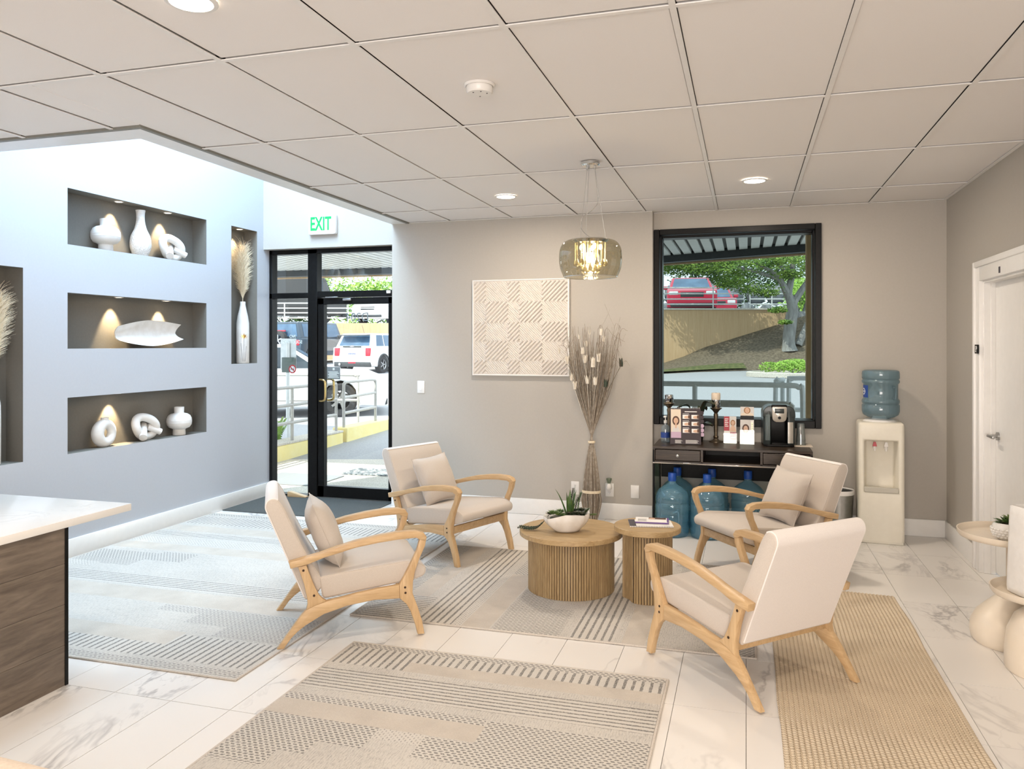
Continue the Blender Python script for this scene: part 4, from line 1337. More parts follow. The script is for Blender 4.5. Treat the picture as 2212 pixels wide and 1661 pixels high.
for r in range(3):
    for c in range(2):
        x = -.022+c*.072; z = .215-r*.058
        b = newbm(); quad(b, [(x, -.003, z), (x+.062, -.003, z), (x+.062, -.003, z+.034), (x, -.003, z+.034)]); b.transform(Mt); pp = finish('photo_print', b, m_paper, t, smooth=0)
        b = newbm(); n = 12
        b.faces.new([b.verts.new((x+.036+.024*cos(2*pi*i/n), -.0036, z+.014+.012*sin(2*pi*i/n))) for i in range(n)]); b.transform(Mt); finish('skin_print', b, m_skin, pp, smooth=0)
        b = newbm(); quad(b, [(x+.045, -.0042, z+.004), (x+.062, -.0042, z), (x+.062, -.0042, z+.034), (x+.045, -.0042, z+.03)]); b.transform(Mt); finish('hair_print', b, m_hair, pp, smooth=0)
b = newbm()
rr = random.Random(5)
quad(b, [(-.005, -.003, .272), (.095, -.003, .272), (.095, -.003, .279), (-.005, -.003, .279)])
for k in range(5): quad(b, [(-.085, -.003, .012+k*.006), (-.02-rr.uniform(0, .02), -.003, .012+k*.006), (-.02-rr.uniform(0, .02), -.003, .0145+k*.006), (-.085, -.003, .0145+k*.006)])
for k in range(5): quad(b, [(.0, -.003, .012+k*.006), (.11-rr.uniform(0, .03), -.003, .012+k*.006), (.11-rr.uniform(0, .03), -.003, .0145+k*.006), (.0, -.003, .0145+k*.006)])
for r in range(3): quad(b, [(-.022, -.003, .256-r*.058), (.03, -.003, .256-r*.058), (.03, -.003, .259-r*.058), (-.022, -.003, .259-r*.058)])
b.transform(Mt); finish('print', b, m_paper, t, smooth=0, kind='stuff')
for k in range(6):
    bm = newbm(); prism(bm, roundpoly([(.12, .07+k*.036), (.150, .07+k*.036), (.150, .103+k*.036), (.12, .103+k*.036)], .014, 4), .001, .0025, 'Y'); bm.transform(Mt)
    finish('index_tab', bm, m_lilac if k < 3 else m_plum, t, smooth=0)

# leaflets
def leaflet(label, x, y, w, h, rz, d=.04):
    t = thing('leaflet_holder', label, 'leaflet', (x, y, KZ), rz)
    bm = newbm(); box(bm, (0, 0, 0), (w, .010, h), mat=RX(-.12)); finish('leaflets', bm, m_paper, t, smooth=0)
    bm = newbm(); box(bm, (-.004, -.004, 0), (w+.004, d, .004)); box(bm, (-.004, -.006, 0), (w+.004, -.003, h*.38), mat=RX(-.12)); box(bm, (-.004, d-.006, 0), (w+.004, d-.002, h*.55)); finish('acrylic_stand', bm, m_glass, t, smooth=0)
    return t, RX(-.12)
t, Mt = leaflet('small crimson and white leaflet with a profile portrait on the console', -.178, 6.80, .100, .225, .02)
b = newbm(); box(b, (0, -.0012, .105), (.045, 0, .224), mat=Mt); box(b, (.05, -.0012, .03), (.1, 0, .092), mat=Mt); finish('crimson_panel', b, m_red, t, smooth=0)
portrait(t, Mt @ T(.046, -.0014, .095), .053, .128, m_hairb, m_skin, m_knit)
b = newbm()
for k in range(5): box(b, (.007, -.002, .14+k*.015), (.036-.006*(k % 2), -.001, .146+k*.015), mat=Mt)
box(b, (.06, -.002, .045), (.09, -.001, .052), mat=Mt)
finish('print', b, m_vin, t, smooth=0, kind='stuff')
t, Mt = leaflet('tall white leaflet with two portraits and a black band, next to the coffee maker', -.046, 6.78, .108, .310, -.02)
portrait(t, Mt @ T(0, -.0014, .235), .108, .075, m_hairb, m_sand, m_knit)
b = newbm(); box(b, (0, -.002, .203), (.108, 0, .236), mat=Mt); finish('black_band', b, m_black, t, smooth=0)
portrait(t, Mt @ T(.004, -.0014, .02), .078, .182, m_hair, m_vin, m_knit)
b = newbm()
for k in range(2): box(b, (.012, -.0045, .075-k*.012), (.07-.01*k, -.003, .08-k*.012), mat=Mt)
for k in range(8): box(b, (.090, -.003, .05+k*.017), (.098, -.001, .06+k*.017), mat=Mt)
finish('print', b, m_gold, t, smooth=0, kind='stuff')

# coffee maker
m_kb = M('gunmetal_plastic', (.020, .028, .028), .3).speckle((.026, .036, .036), 20, 0)
m_ks = M('champagne_panel', (.50, .47, .42), .3, .7).speckle((.54, .51, .46), 20, 0)
t = thing('coffee_maker', 'dark single-cup coffee maker with silver control panel on the console', 'coffee maker', (.252, 6.79, KZ), .05)
bm = newbm(); prism(bm, roundpoly([(-.118, -.115), (.118, -.115), (.125, .16), (-.125, .16)], .04, 5), 0, .018, 'Z', .004, 2); finish('base', bm, m_black, t)
bm = newbm()
for s in (-1, 1):
    prism(bm, roundpoly([(s*.062, -.105), (s*.122, -.095), (s*.126, .14), (s*.075, .14)], .018, 4), .016, .285, 'Z', .004, 2)
finish('side_column', bm, m_kb, t)
bm = newbm(); prism(bm, roundpoly([(-.07, .02), (.07, .02), (.07, .15), (-.07, .15)], .02, 4), .016, .27, 'Z', .004, 2); finish('core', bm, m_black, t)
bm = newbm(); prism(bm, roundpoly([(-.126, .235), (.126, .235), (.122, .30), (.085, .332), (-.085, .332), (-.122, .30)], [.01, .01, .03, .03, .03, .03], 5), -.10, .145, 'Y', .014, 3, capbevel=True); finish('head', bm, m_kb, t)
bm = newbm(); box(bm, (-.062, -.118, .312), (.062, -.05, .340), .012, 3); finish('lid_handle', bm, m_black, t)
pn = roundpoly([(-.055, .20), (.055, .20), (.058, .325), (-.058, .325)], [.045, .045, .012, .012], 6)
bm = newbm(); prism(bm, pn, -.124, -.10, 'Y', .004, 2, capbevel=True); cp = finish('control_panel', bm, m_ks, t)
bm = newbm(); box(bm, (-.036, -.128, .272), (.036, -.122, .310), .003, 2); finish('screen', bm, m_kb, cp)
bm = newbm(); cyl(bm, (0, -.122, .236), (0, -.130, .236), .012, seg=16); finish('button', bm, m_black, cp)
bm = newbm(); prism(bm, roundpoly([(.066, -.108), (.108, -.102), (.108, -.095), (.066, -.10)], .003, 2), .03, .20, 'Z'); finish('drip_guard', bm, m_ks, t)
bm = newbm(); prism(bm, roundpoly([(-.108, -.104), (-.07, -.108), (-.07, -.10), (-.108, -.097)], .003, 2), .05, .26, 'Z'); finish('water_window', bm, thin('grey_tank_plastic', (.5, .6, .62), .06, .05, .3, (.3, .4, .42)), t)
bm = newbm(); box(bm, (-.06, -.112, .016), (.06, .02, .028), .003, 2); finish('drip_tray', bm, m_black, t)

t = thing('plastic_cups', 'stack of clear plastic cups on a folded napkin at the console end', 'cups', (.428, 6.80, KZ+.008))
cupm = thin('clear_cup_plastic', (.80, .84, .84), .12, .05, .14, (.6, .62, .6))
for k in range(5):
    bm = newbm(); z = .011*k
    lathe(bm, [(0, z+.13), (.026, z+.13), (.028, z+.126), (.037, z+.004), (.040, z+.002), (.040, z), (.036, z)], 24); finish('cup', bm, cupm, t)
t = thing('napkin', 'folded cream napkin beneath the stack of plastic cups', 'napkin', (.428, 6.795, KZ))
bm = newbm(); prism(bm, [(-.085, -.07), (.088, -.064), (.08, .07), (-.08, .075)], .0005, .0035, 'Z'); prism(bm, [(-.08, -.066), (.082, -.06), (.086, .066), (-.072, .07)], .004, .0075, 'Z', mat=RZ(.06)); finish('cloth', bm, m_tray, t, smooth=0)

# ------------------------------------------------------------------ water cooler, jug on top, waste bin
t = thing('water_cooler', 'cream floor-standing water cooler with red and white taps in the corner', 'water cooler', (1.018, 6.80, 0), radians(-4))
bm = newbm()
X1, Y0c, Y1c, Zb, Zt = .165, -.150, .16, .02, .945
o4 = [bm.verts.new(p) for p in ((-X1, Y0c, Zb), (X1, Y0c, Zb), (X1, Y0c, Zt), (-X1, Y0c, Zt))]
b4 = [bm.verts.new(p) for p in ((-X1, Y1c, Zb), (X1, Y1c, Zb), (X1, Y1c, Zt), (-X1, Y1c, Zt))]
i4 = [bm.verts.new(p) for p in ((-.122, Y0c, .40), (.122, Y0c, .40), (.122, Y0c, .805), (-.122, Y0c, .805))]
r4 = [bm.verts.new(p) for p in ((-.100, -.005, .405), (.100, -.005, .405), (.100, -.005, .79), (-.100, -.005, .79))]
for k in range(4):
    n_ = (k+1) % 4
    bm.faces.new((o4[k], o4[n_], i4[n_], i4[k])); bm.faces.new((i4[k], i4[n_], r4[n_], r4[k])); bm.faces.new((o4[k], b4[k], b4[n_], o4[n_]))
bm.faces.new(r4); bm.faces.new(b4[::-1])
bmesh.ops.recalc_face_normals(bm, faces=bm.faces)
bm.edges.ensure_lookup_table()
E1 = [e for e in bm.edges if all(v in o4+b4 for v in e.verts) and not all(abs(v.co.z-Zb) < 1e-6 for v in e.verts)]
E2 = [e for e in bm.edges if all(v in i4+r4 for v in e.verts)]
bev(bm, E1, .026, 4)
E2 = [e for e in E2 if e.is_valid]
bev(bm, E2, .012, 3)
finish('housing', bm, m_cream, t, 45)
bm = newbm(); box(bm, (-.158, -.14, 0), (.158, .155, .022), .004, 1); finish('plinth', bm, m_cream, t)
bm = newbm()
prism(bm, roundpoly([(-.122, -.150), (.122, -.150), (.10, -.01), (-.10, -.01)], .012, 3), .398, .404, 'Z')
prism(bm, [(-.122, .40), (.122, .40), (.122, .442), (-.122, .442)], -.156, -.138, 'Y', .004, 1)
finish('drip_tray', bm, m_creamd, t)
bm = newbm(); box(bm, (-.095, -.135, .404), (.095, -.02, .408)); finish('tray_grille', bm, m_cream, t, smooth=0)
for x, mt, nm in ((-.040, m_tail, 'hot_tap'), (.042, m_plate, 'cold_tap')):
    bm = newbm(); cyl(bm, (x, .0, .735), (x, -.05, .735), .013, seg=14); cyl(bm, (x, -.05, .748), (x, -.05, .712), .011, .008, 14)
    tp = finish(nm, bm, m_plate, t)
    bm = newbm(); prism(bm, roundpoly([(-.016, 0), (.016, 0), (.008, .036), (-.008, .036)], .004, 3), -.008, .008, 'Y', .002, 1, mat=T(x, -.052, .748)); finish('lever', bm, mt, tp)
bm = newbm(); lathe(bm, [(0, .944), (.125, .944), (.118, .953), (.10, .962), (.06, .964), (.05, .985)], 32); finish('collar', bm, m_plate, t)
t = thing('cooler_jug', 'upturned grey-blue water jug standing on the cream cooler', 'water jug', (1.025, 6.80, .968), -.63)
bm = newbm()
pr = [(0, .382), (.118, .382), (.134, .374), (.138, .355), (.138, .318), (.131, .308), (.138, .297), (.138, .285), (.126, .27), (.126, .16), (.138, .142), (.138, .125), (.131, .114), (.138, .104), (.138, .055), (.130, .030), (.10, .010), (.06, .0), (.04, -.010), (0, -.010)]
lathe(bm, pr, 40); finish('bottle', bm, m_bottle2, t, 45)
bm = newbm(); tube(bm, smoothpath([(.05, -.124, .245), (.062, -.122, .252), (.074, -.117, .245), (.076, -.115, .20), (.072, -.117, .165), (.062, -.122, .158), (.052, -.125, .17)], 4), .005, 8); bm.transform(RZ(.8)); finish('grip', bm, m_bottle2, t)
bm = newbm()
L = [(.1275*cos(a), .1275*sin(a)) for a in [radians(196+k*7) for k in range(9)]]
for (x0, y0), (x1, y1) in zip(L, L[1:]): quad(bm, [(x0, y0, .165), (x1, y1, .165), (x1, y1, .262), (x0, y0, .262)])
wr = finish('wrap_label', bm, m_navy, t, smooth=0)
bm = newbm()
for k in range(12):
    a0, a1 = 2*pi*k/12, 2*pi*(k+1)/12
    def pp(r, a):
        an = radians(226)+r*cos(a)/.129; return (.1285*cos(an), .1285*sin(an), .213+r*sin(a))
    quad(bm, [pp(.020, a0), pp(.020, a1), pp(.027, a1), pp(.027, a0)])
for k, (dx, w) in enumerate(((-.030, .010), (-.014, .010), (.003, .010), (.020, .009))):
    def qq(u, z):
        an = radians(226)+u/.129; return (.1288*cos(an), .1288*sin(an), z)
    quad(bm, [qq(dx, .206), qq(dx+w, .206), qq(dx+w, .221), qq(dx, .221)])
finish('label_mark', bm, m_vin, wr, smooth=0, kind='stuff')
t = thing('waste_bin', 'small steel waste bin with white liner between armchair and water cooler', 'bin', (.718, 6.86, 0))
bm = newbm(); lathe(bm, [(0, .002), (.098, .002), (.10, .01), (.118, .365), (.112, .365), (.096, .015), (0, .015)], 32); finish('body', bm, m_satin, t)
bm = newbm(); lathe(bm, [(.113, .30), (.114, .372), (.119, .377), (.1225, .370), (.1215, .342)], 32); finish('liner', bm, m_paper, t)

# ------------------------------------------------------------------ pedestal side tables
t = thing('pedestal_table', 'taller cream pedestal table with onion-shaped foot beside the white door', 'side table', (1.318, 4.635, 0))
bm = newbm(); lathe(bm, [(0, 0), (.165, 0), (.182, .02), (.190, .06), (.186, .10), (.162, .15), (.115, .20), (.065, .245), (.035, .285), (.023, .32), (.022, .54), (.04, .548), (0, .549)], 40); finish('pedestal', bm, m_tray, t)
bm = newbm(); lathe(bm, [(0, .548), (.218, .548), (.232, .552), (.240, .562), (.243, .580), (.248, .580), (.246, .560), (.236, .546), (.218, .541), (0, .541)], 48); finish('tray_top', bm, m_tray, t)
t = thing('pedestal_table', 'lower cream pedestal table with dome foot at the right edge of the photo', 'side table', (1.345, 4.262, 0))
bm = newbm(); lathe(bm, [(0, 0), (.148, 0), (.158, .015), (.158, .10), (.148, .19), (.118, .262), (.07, .305), (.03, .325), (.022, .355), (0, .36)], 40); finish('pedestal', bm, m_tray, t)
bm = newbm(); lathe(bm, [(0, .362), (.19, .362), (.203, .366), (.211, .376), (.214, .394), (.219, .394), (.217, .374), (.207, .360), (.19, .354), (0, .354)], 48); finish('tray_top', bm, m_tray, t)
t = thing('white_vase', 'tall plain white square vase on the lower pedestal table', 'vase', (1.297, 4.27, .3625), radians(20))
bm = newbm()
sec = lambda s: roundpoly([(-s, -s), (s, -s), (s, s), (-s, s)], .03, 4)
rings = []
for s, z in ((.068, 0), (.076, .006), (.078, .03), (.070, .38), (.068, .412), (.06, .418), (.056, .41), (.055, .30)):
    rings.append([bm.verts.new((x, y, z)) for x, y in sec(s)])
for a, b in zip(rings, rings[1:]):
    for i in range(len(a)): bm.faces.new((a[i], a[(i+1) % len(a)], b[(i+1) % len(a)], b[i]))
bm.faces.new(rings[0][::-1]); bm.faces.new(rings[-1])
finish('body', bm, m_cer, t, 50)
t = thing('potted_succulent', 'green succulent in a white basket-weave pot on the taller pedestal table', 'plant', (1.29, 4.585, .549))
bm = newbm(); lathe(bm, [(0, 0), (.042, 0), (.062, .018), (.073, .048), (.070, .075), (.060, .088), (.055, .086), (.055, .06), (0, .06)], 36); pt = finish('pot', bm, m_cerg, t)
bm = newbm()
for r in range(4):
    z = .018+r*.013; rad = (.0625, .0685, .0725, .0735)[r]
    for k in range(22):
        a = 2*pi*(k+.5*(r % 2))/22; ball(bm, (rad*cos(a), rad*sin(a), z), .0085, 6, (1, 1, .62))
finish('weave_knobs', bm, m_cerg, pt, kind='stuff')
rosette(t, (0, 0, .075), .085, m_leaf, 26, lift=1.1)
rosette(t, (.01, .0, .10), .060, m_leafl, 16, lift=1.2)
rosette(t, (-.03, -.02, .08), .050, m_leafd, 14)

# ------------------------------------------------------------------ reception desk and the chair at the lower left corner
t = thing('reception_desk', 'reception desk with grey-brown wood side and white quartz top', 'desk', (-2.97, 2.84, 0))
PL = 4
hs = [0, .185, .37, .555, .7185]
for k in range(4):
    bm = newbm(); box(bm, (-1.5, -1.7, hs[k]), (0, 0, hs[k+1]-.0012), .001, 1); finish('plank', bm, m_desk, t, smooth=0)
bm = newbm(); box(bm, (-.016, -.012, 0), (.004, .006, .7185), .001, 1); finish('corner_strip', bm, m_black, t, smooth=0)
bm = newbm(); box(bm, (-1.6, -1.75, .7195), (.016, .375, .7555), .003, 2); finish('worktop', bm, m_quartz, t)

t = thing('tub_chair', 'rounded back of a cream boucle chair at the lower left corner', 'armchair', (-1.665, 1.203, 0), radians(-3))
bm = newbm()
P = roundpoly([(-.36, -.05), (.36, -.05), (.36, .10), (-.36, .10)], .07, 5)
prism(bm, P, .12, .69, 'Z', .05, 4, capbevel=True)
finish('backrest', bm, m_boucle, t, 60)
bm = newbm(); box(bm, (-.35, -.60, .12), (.35, -.04, .40), .06, 4); finish('seat_cushion', bm, m_boucle, t, 60)
for x in (-.28, .28):
    for y in (-.52, .04):
        bm = newbm(); cyl(bm, (x, y, 0), (x, y, .13), .014, .02, 12); finish('leg', bm, m_ashd, t)

# ------------------------------------------------------------------ relief picture, switches, exit sign
m_relief = M('cream_plaster', (.70, .655, .60), .8).speckle((.74, .69, .635), 60, .1)
t = thing('relief_picture', 'square cream relief panel of ridged diagonal checks on the back wall', 'picture', (-1.984, YA, 1.275))
FW, FH = .905, .868
bm = newbm(); box(bm, (-FW/2, -.028, 0), (FW/2, -.002, FH), .002, 1); finish('backing', bm, m_relief, t)
bm = newbm(); frame_ring(bm, -FW/2-.008, FW/2+.008, -.008, FH+.008, -.036, -.002, .010, .001); finish('frame', bm, m_white, t)
ux = [0, .115, .355, .475, .715, 1.0]
vz = [0, .125, .335, .565, .795, 1.0]
ux = [-FW/2+.012+(FW-.024)*u for u in (0, .125, .37, .495, .735, 1)]
vz = [.012+(FH-.024)*v for v in (0, .145, .355, .56, .785, 1)]
def clip(p, d, x0, x1, z0, z1):
    lo, hi = -9, 9
    for c, dd, a, b in ((p[0], d[0], x0, x1), (p[1], d[1], z0, z1)):
        t0, t1 = (a-c)/dd, (b-c)/dd
        if t0 > t1: t0, t1 = t1, t0
        lo, hi = max(lo, t0), min(hi, t1)
    return (lo, hi) if hi-lo > .006 else None
for i in range(5):
    for j in range(5):
        bold = (i+j) % 2 == 0
        x0, x1, z0, z1 = ux[i], ux[i+1], vz[j], vz[j+1]
        sp, w, h = (.0285, .0085, .015) if bold else (.0160, .0040, .0055)
        d = (.7071, .7071) if bold else (.7071, -.7071)
        nrm = (-d[1], d[0])
        bm = newbm()
        c = ((x0+x1)/2, (z0+z1)/2)
        K = int(.5/sp)
        for k in range(-K, K+1):
            p = (c[0]+nrm[0]*k*sp, c[1]+nrm[1]*k*sp)
            r = clip(p, d, x0, x1, z0, z1)
            if not r: continue
            a = (p[0]+d[0]*r[0], p[1]+d[1]*r[0]); b = (p[0]+d[0]*r[1], p[1]+d[1]*r[1])
            A = [(a[0]-nrm[0]*w, -.028, a[1]-nrm[1]*w), (a[0], -.028-h, a[1]), (a[0]+nrm[0]*w, -.028, a[1]+nrm[1]*w)]
            B = [(b[0]-nrm[0]*w, -.028, b[1]-nrm[1]*w), (b[0], -.028-h, b[1]), (b[0]+nrm[0]*w, -.028, b[1]+nrm[1]*w)]
            av = [bm.verts.new(q) for q in A]; bv = [bm.verts.new(q) for q in B]
            bm.faces.new((av[0], av[1], bv[1], bv[0])); bm.faces.new((av[1], av[2], bv[2], bv[1]))
            bm.faces.new(av); bm.faces.new(bv[::-1])
        bmesh.ops.recalc_face_normals(bm, faces=bm.faces)
        finish('ridged_check', bm, m_relief, t, smooth=0)

def wallplate(name, label, cat, x, z, w=.074, h=.118):
    t = thing(name, label, cat, (x, YA, z))
    bm = newbm(); box(bm, (-w/2, -.006, -h/2), (w/2, 0, h/2), .003, 2); finish('plate', bm, m_plate, t)
    return t
t = wallplate('light_switch', 'white rocker light switch beside the entrance door', 'light switch', -2.977, 1.147)
bm = newbm(); box(bm, (-.016, -.010, -.033), (.016, -.004, .033), .002, 1); finish('rocker', bm, m_plate, t)
def outlet(label, x, z):
    t = wallplate('wall_outlet', label, 'outlet', x, z)
    bm = newbm()
    for dz in (-.022, .022): prism(bm, roundpoly([(-.016, dz-.014), (.016, dz-.014), (.016, dz+.014), (-.016, dz+.014)], .006, 3), -.009, -.004, 'Y')
    finish('socket_face', bm, m_plate, t)
    bm = newbm()
    for dz in (-.022, .022):
        for dx in (-.006, .006): box(bm, (dx-.001, -.0095, dz-.002), (dx+.001, -.0088, dz+.007))
        cyl(bm, (0, -.0095, dz-.008), (0, -.0088, dz-.008), .0022, seg=8)
    finish('slots', bm, m_ink, t, smooth=0)
    return t
outlet('white outlet with a plug-in freshener, right of the dried branches', -1.162, .260)
outlet('white outlet half hidden behind the planter, left of the dried branches', -1.475, .262)
t = wallplate('blank_wall_plate', 'blank white wall plate near the wall corner by the console', 'wall plate', -.938, .255, .074, .116)
t = thing('air_freshener', 'plug-in air freshener with a glass vial on the right outlet', 'air freshener', (-1.162, YA-.010, .285))
bm = newbm(); lathe(bm, [(0, -.012), (.022, -.012), (.027, .0), (.022, .022), (.014, .038), (0, .04)], 20, center=(0, -.028, 0)); finish('warmer', bm, m_plate, t)
bm = newbm(); lathe(bm, [(0, .038), (.012, .038), (.016, .05), (.026, .075), (.024, .084), (0, .086)], 20, center=(0, -.028, 0)); finish('vial', bm, thin('green_oil_vial', (.55, .62, .5), .05, 0, .15, (.4, .45, .35)), t)

t = thing('exit_sign', 'white exit sign with green letters on the header above the entrance', 'exit sign', (-4.02, YA, 2.74))
bm = newbm(); prism(bm, roundpoly([(-.152, -.098), (.152, -.098), (.152, .098), (-.152, .098)], .022, 5), -.045, 0, 'Y', .008, 2, capbevel=True); finish('housing', bm, m_plate, t)
o = text('lettering', 'EXIT', .185, m_exitg, t, T(-.012, -.047, .002) @ RX(pi/2), .0012, sx=.62, font_bold=.004)
bm = newbm()
for s in (-1, 1): box(bm, (-.002, -.0475, -.002), (.030, -.046, .002), mat=T(.128, 0, 0) @ RY(s*radians(50)) @ T(-.030, 0, 0))
finish('arrow_knockout', bm, m_creamd, t, smooth=0)

# ------------------------------------------------------------------ dried branches tied in a sheaf
t = thing('branch_sheaf', 'tall tied sheaf of dried twigs with white dried flowers against the wall', 'dried flowers', (-1.292, 6.745, 0))
R = random.Random(21)
mats = {0: [], 1: []}
bmS = [newbm(), newbm()]
tips = []
for k in range(150):
    a = R.uniform(0, 2*pi); q = sqrt(R.random())
    if k % 2: a += .2
    c, s = cos(a), sin(a)*.55
    rb, r1, r2, rt = .045*q, .078*q, .026*q, R.uniform(.10, .33)*(q*.6+.4)
    H = R.uniform(1.35, 1.72)
    tw = a+R.uniform(2.4, 3.6)
    tc, ts = cos(tw), sin(tw)*.40
    bulge = .85+.3*R.random()
    P = [(rb*c, rb*s, .0), (r1*c*bulge, r1*s*bulge, .17), (r1*c, r1*s, .28), (.055*q*c, .055*q*s, .48), (r2*.6*c, r2*.6*s, .70), (rt*.30*tc, rt*.30*ts, .95), (rt*.68*tc, rt*.68*ts, 1.2), (rt*tc+R.uniform(-.03, .03), rt*ts, H)]
    if rt > .2: P.append((rt*tc*1.22+R.uniform(-.03, .03), rt*ts, H-.02+R.uniform(-.08, .05)))
    P = [(x, min(y, .15), z) for x, y, z in P]
    pts = smoothpath(P, 4)
    n = len(pts)
    tube(bmS[k % 2], pts, [(.0042 if i < n*.55 else .0042-.0032*(i/n-.55)/.45) for i in range(n)], 5)
    tips.append(pts)
    if k % 3 == 0:
        for b in range(3):
            p = pts[int(n*R.uniform(.68, .92))]; d = Vector((R.uniform(-.09, .09), R.uniform(-.04, .02), R.uniform(.08, .2)))
            tube(bmS[1], smoothpath([p, p+d*.5+Vector((R.uniform(-.01, .01), 0, 0)), p+d], 3), [.0012]*7, 4)
finish('brown_twigs', bmS[0], m_stem, t, kind='stuff'); finish('grey_twigs', bmS[1], m_stem2, t, kind='stuff')
bm = newbm(); lathe(bm, [(.030, .692), (.032, .694), (.032, .710), (.030, .712)], 20, mat=Matrix.Diagonal((1, .7, 1, 1))); finish('tie', bm, m_tie, t)
bm = newbm(); lathe(bm, [(.080, .262), (.083, .264), (.083, .284), (.080, .286)], 24, mat=RX(.05) @ Matrix.Diagonal((1, .62, 1, 1))); finish('tie', bm, m_tie, t)
FL = [(-.09, 1.62, .03), (.0, 1.66, .03), (.10, 1.66, .04), (-.03, 1.56, .035), (-.20, 1.42, .05), (-.04, 1.43, .05), (.03, 1.40, .06), (.08, 1.44, .05), (-.02, 1.25, .05), (.05, 1.24, .05), (-.13, 1.20, .05), (-.16, 1.27, .04), (.27, 1.40, .05), (.14, 1.22, .045), (-.27, 1.50, .035), (.12, 1.60, .035), (-.06, 1.50, .04)]
for k, (x, z, s) in enumerate(FL):
    bm = newbm()
    for q in range(4):
        a = q*1.6+k
        spike(bm, (x+.006*cos(a), -.09+.006*sin(a), z-s*.7), (x+s*.35*cos(a)+R.uniform(-.01, .01), -.09+s*.3*sin(a), z+s*.8), s*.34, .4, 4)
    tube(bm, smoothpath([(x*.55, -.05, z-.25), (x*.85, -.08, z-.1), (x, -.09, z-s*.6)], 4), .0014, 4)
    finish('dried_flower', bm, m_petal if k not in (12, 13) else m_leafd, t)

# ------------------------------------------------------------------ niche lights and ornaments
def puck(y, z, label, power=3.2):
    t = thing('niche_spotlight', label, 'spotlight', (LX-.068, y, z))
    bm = newbm(); lathe(bm, [(.026, 0), (.036, 0), (.036, -.003), (.030, -.005), (.026, -.004)], 24); finish('bezel', bm, m_plate, t)
    bm = newbm(); cyl(bm, (0, 0, -.0035), (0, 0, 0), .026, seg=20); finish('lens', bm, m_lens2, t)
    lamp('lamp', 'SPOT', (0, 0, -.008), power, (1, .76, .46), (0, radians(15), 0), parent=t, spot_size=radians(60), spot_blend=.5, shadow_soft_size=.02)
puck(5.07, 2.69, 'small lit spotlight above the round vase in the top niche', 45)
puck(5.62, 2.69, 'small lit spotlight above the knot ornament in the top niche', 45)
puck(5.07, 1.929, 'small lit spotlight at the left of the middle niche', 45)
puck(5.60, 1.929, 'small lit spotlight at the right of the middle niche', 45)
puck(5.05, 1.166, 'small lit spotlight above the ring vase in the bottom niche', 45)
puck(6.62, 2.69, 'small lit spotlight at the top of the tall niche by the door', 45)

NX = LX-.078
def jar(y, z, s, label):
    t = thing('round_vase', label, 'vase', (NX, y, z))
    bm = newbm(); lathe(bm, [(0, 0), (.053*s, 0), (.055*s, .004*s), (.052*s, .050*s), (.060*s, .056*s), (.088*s, .068*s), (.104*s, .092*s), (.108*s, .122*s), (.105*s, .150*s), (.092*s, .175*s), (.070*s, .190*s), (.044*s, .196*s), (.041*s, .2*s), (.043*s, .250*s), (.038*s, .252*s), (.035*s, .20*s), (0, .20*s)], 44); finish('body', bm, m_cer, t, 50)
    bm = newbm()
    for q, rr_ in ((.112, .1072), (.132, .1075)): lathe(bm, [(rr_*s-.001, (q-.004)*s), ((rr_+.0006)*s, q*s), (rr_*s-.001, (q+.004)*s)], 44)
    finish('groove_band', bm, m_cer, t)
def knot(y, z, s, label):
    t = thing('knot_ornament', label, 'ornament', (NX, y, z))
    t.rotation_euler = (0, 0, radians(-14))
    Mk = T(0, 0, .118*s) @ RX(radians(-24)) @ RZ(radians(12))
    bm = newbm()
    tube(bm, [Mk @ Vector((.018*s*sin(2*a), .122*s*cos(a), .084*s*sin(a))) for a in [2*pi*i/40 for i in range(40)]], .037*s, 14, closed=True); finish('ring', bm, m_cer, t, 60)
    bm = newbm()
    A, B = Vector((.085*s, -.075*s, .034*s)), Vector((-.055*s, .020*s, .130*s))
    tube(bm, [A, A.lerp(B, .5), B], .034*s, 16); finish('front_arm', bm, m_cer, t)
    bm = newbm(); tube(bm, smoothpath([(-.02*s, .04*s, .115*s), (.0, .105*s, .085*s), (.01*s, .150*s, .062*s)], 4), .030*s, 14); finish('rear_arm', bm, m_cer, t)
jar(4.948, 2.281, 1.0, 'white ridged round vase in the top niche, left of the carved bottle vase')
m_carv = M('carved_white_ceramic', (.80, .785, .76), .55)
_c = m_carv.coord('Object', (1, 1, 1)); _f = m_carv.noise(_c, 9, 3, .5, .6)
m_carv.bump(((_f*14).fract()-.5).abs(), .6, .01); m_carv.color(m_carv.ramp(_f, [(.3, (.80, .785, .76)), (.7, (.83, .815, .79))]))
t = thing('bottle_vase', 'tall carved white bottle vase in the middle of the top niche', 'vase', (NX, 5.315, 2.281))
bm = newbm(); lathe(bm, [(p.x, p.y) for p in smoothpath([(.056, 0, 0), (.076, .05, 0), (.083, .10, 0), (.074, .165, 0), (.048, .225, 0), (.034, .29, 0), (.033, .345, 0), (.038, .38, 0)], 4)], 40)
finish('body', bm, m_carv, t, 60)
knot(5.675, 2.281, .92, 'white ceramic knot ornament in the top niche')
t = thing('tray_bowl', 'pearly white boat-shaped tray tilted against the middle niche back', 'bowl', (LX-.072, 5.405, 1.5235))
bm = newbm(); nu, nv = 28, 12
G = {}
for i in range(nu+1):
    for j in range(nv+1):
        u, v = -1+2*i/nu, -1+2*j/nv
        L_ = .365*(1-.10*v*v*0+.0)
        hh = .110-.048*abs(u)**1.6
        y = u*L_*(1-.06*(1-abs(v))); zz = hh*v*(1+.12*(u*.5))+.012*u
        x = .060*(abs(v)**2.0)+.018*abs(u)**3
        G[(i, j, 0)] = Vector((x, y, zz)); G[(i, j, 1)] = Vector((x-.012, y*.992, zz*.985))
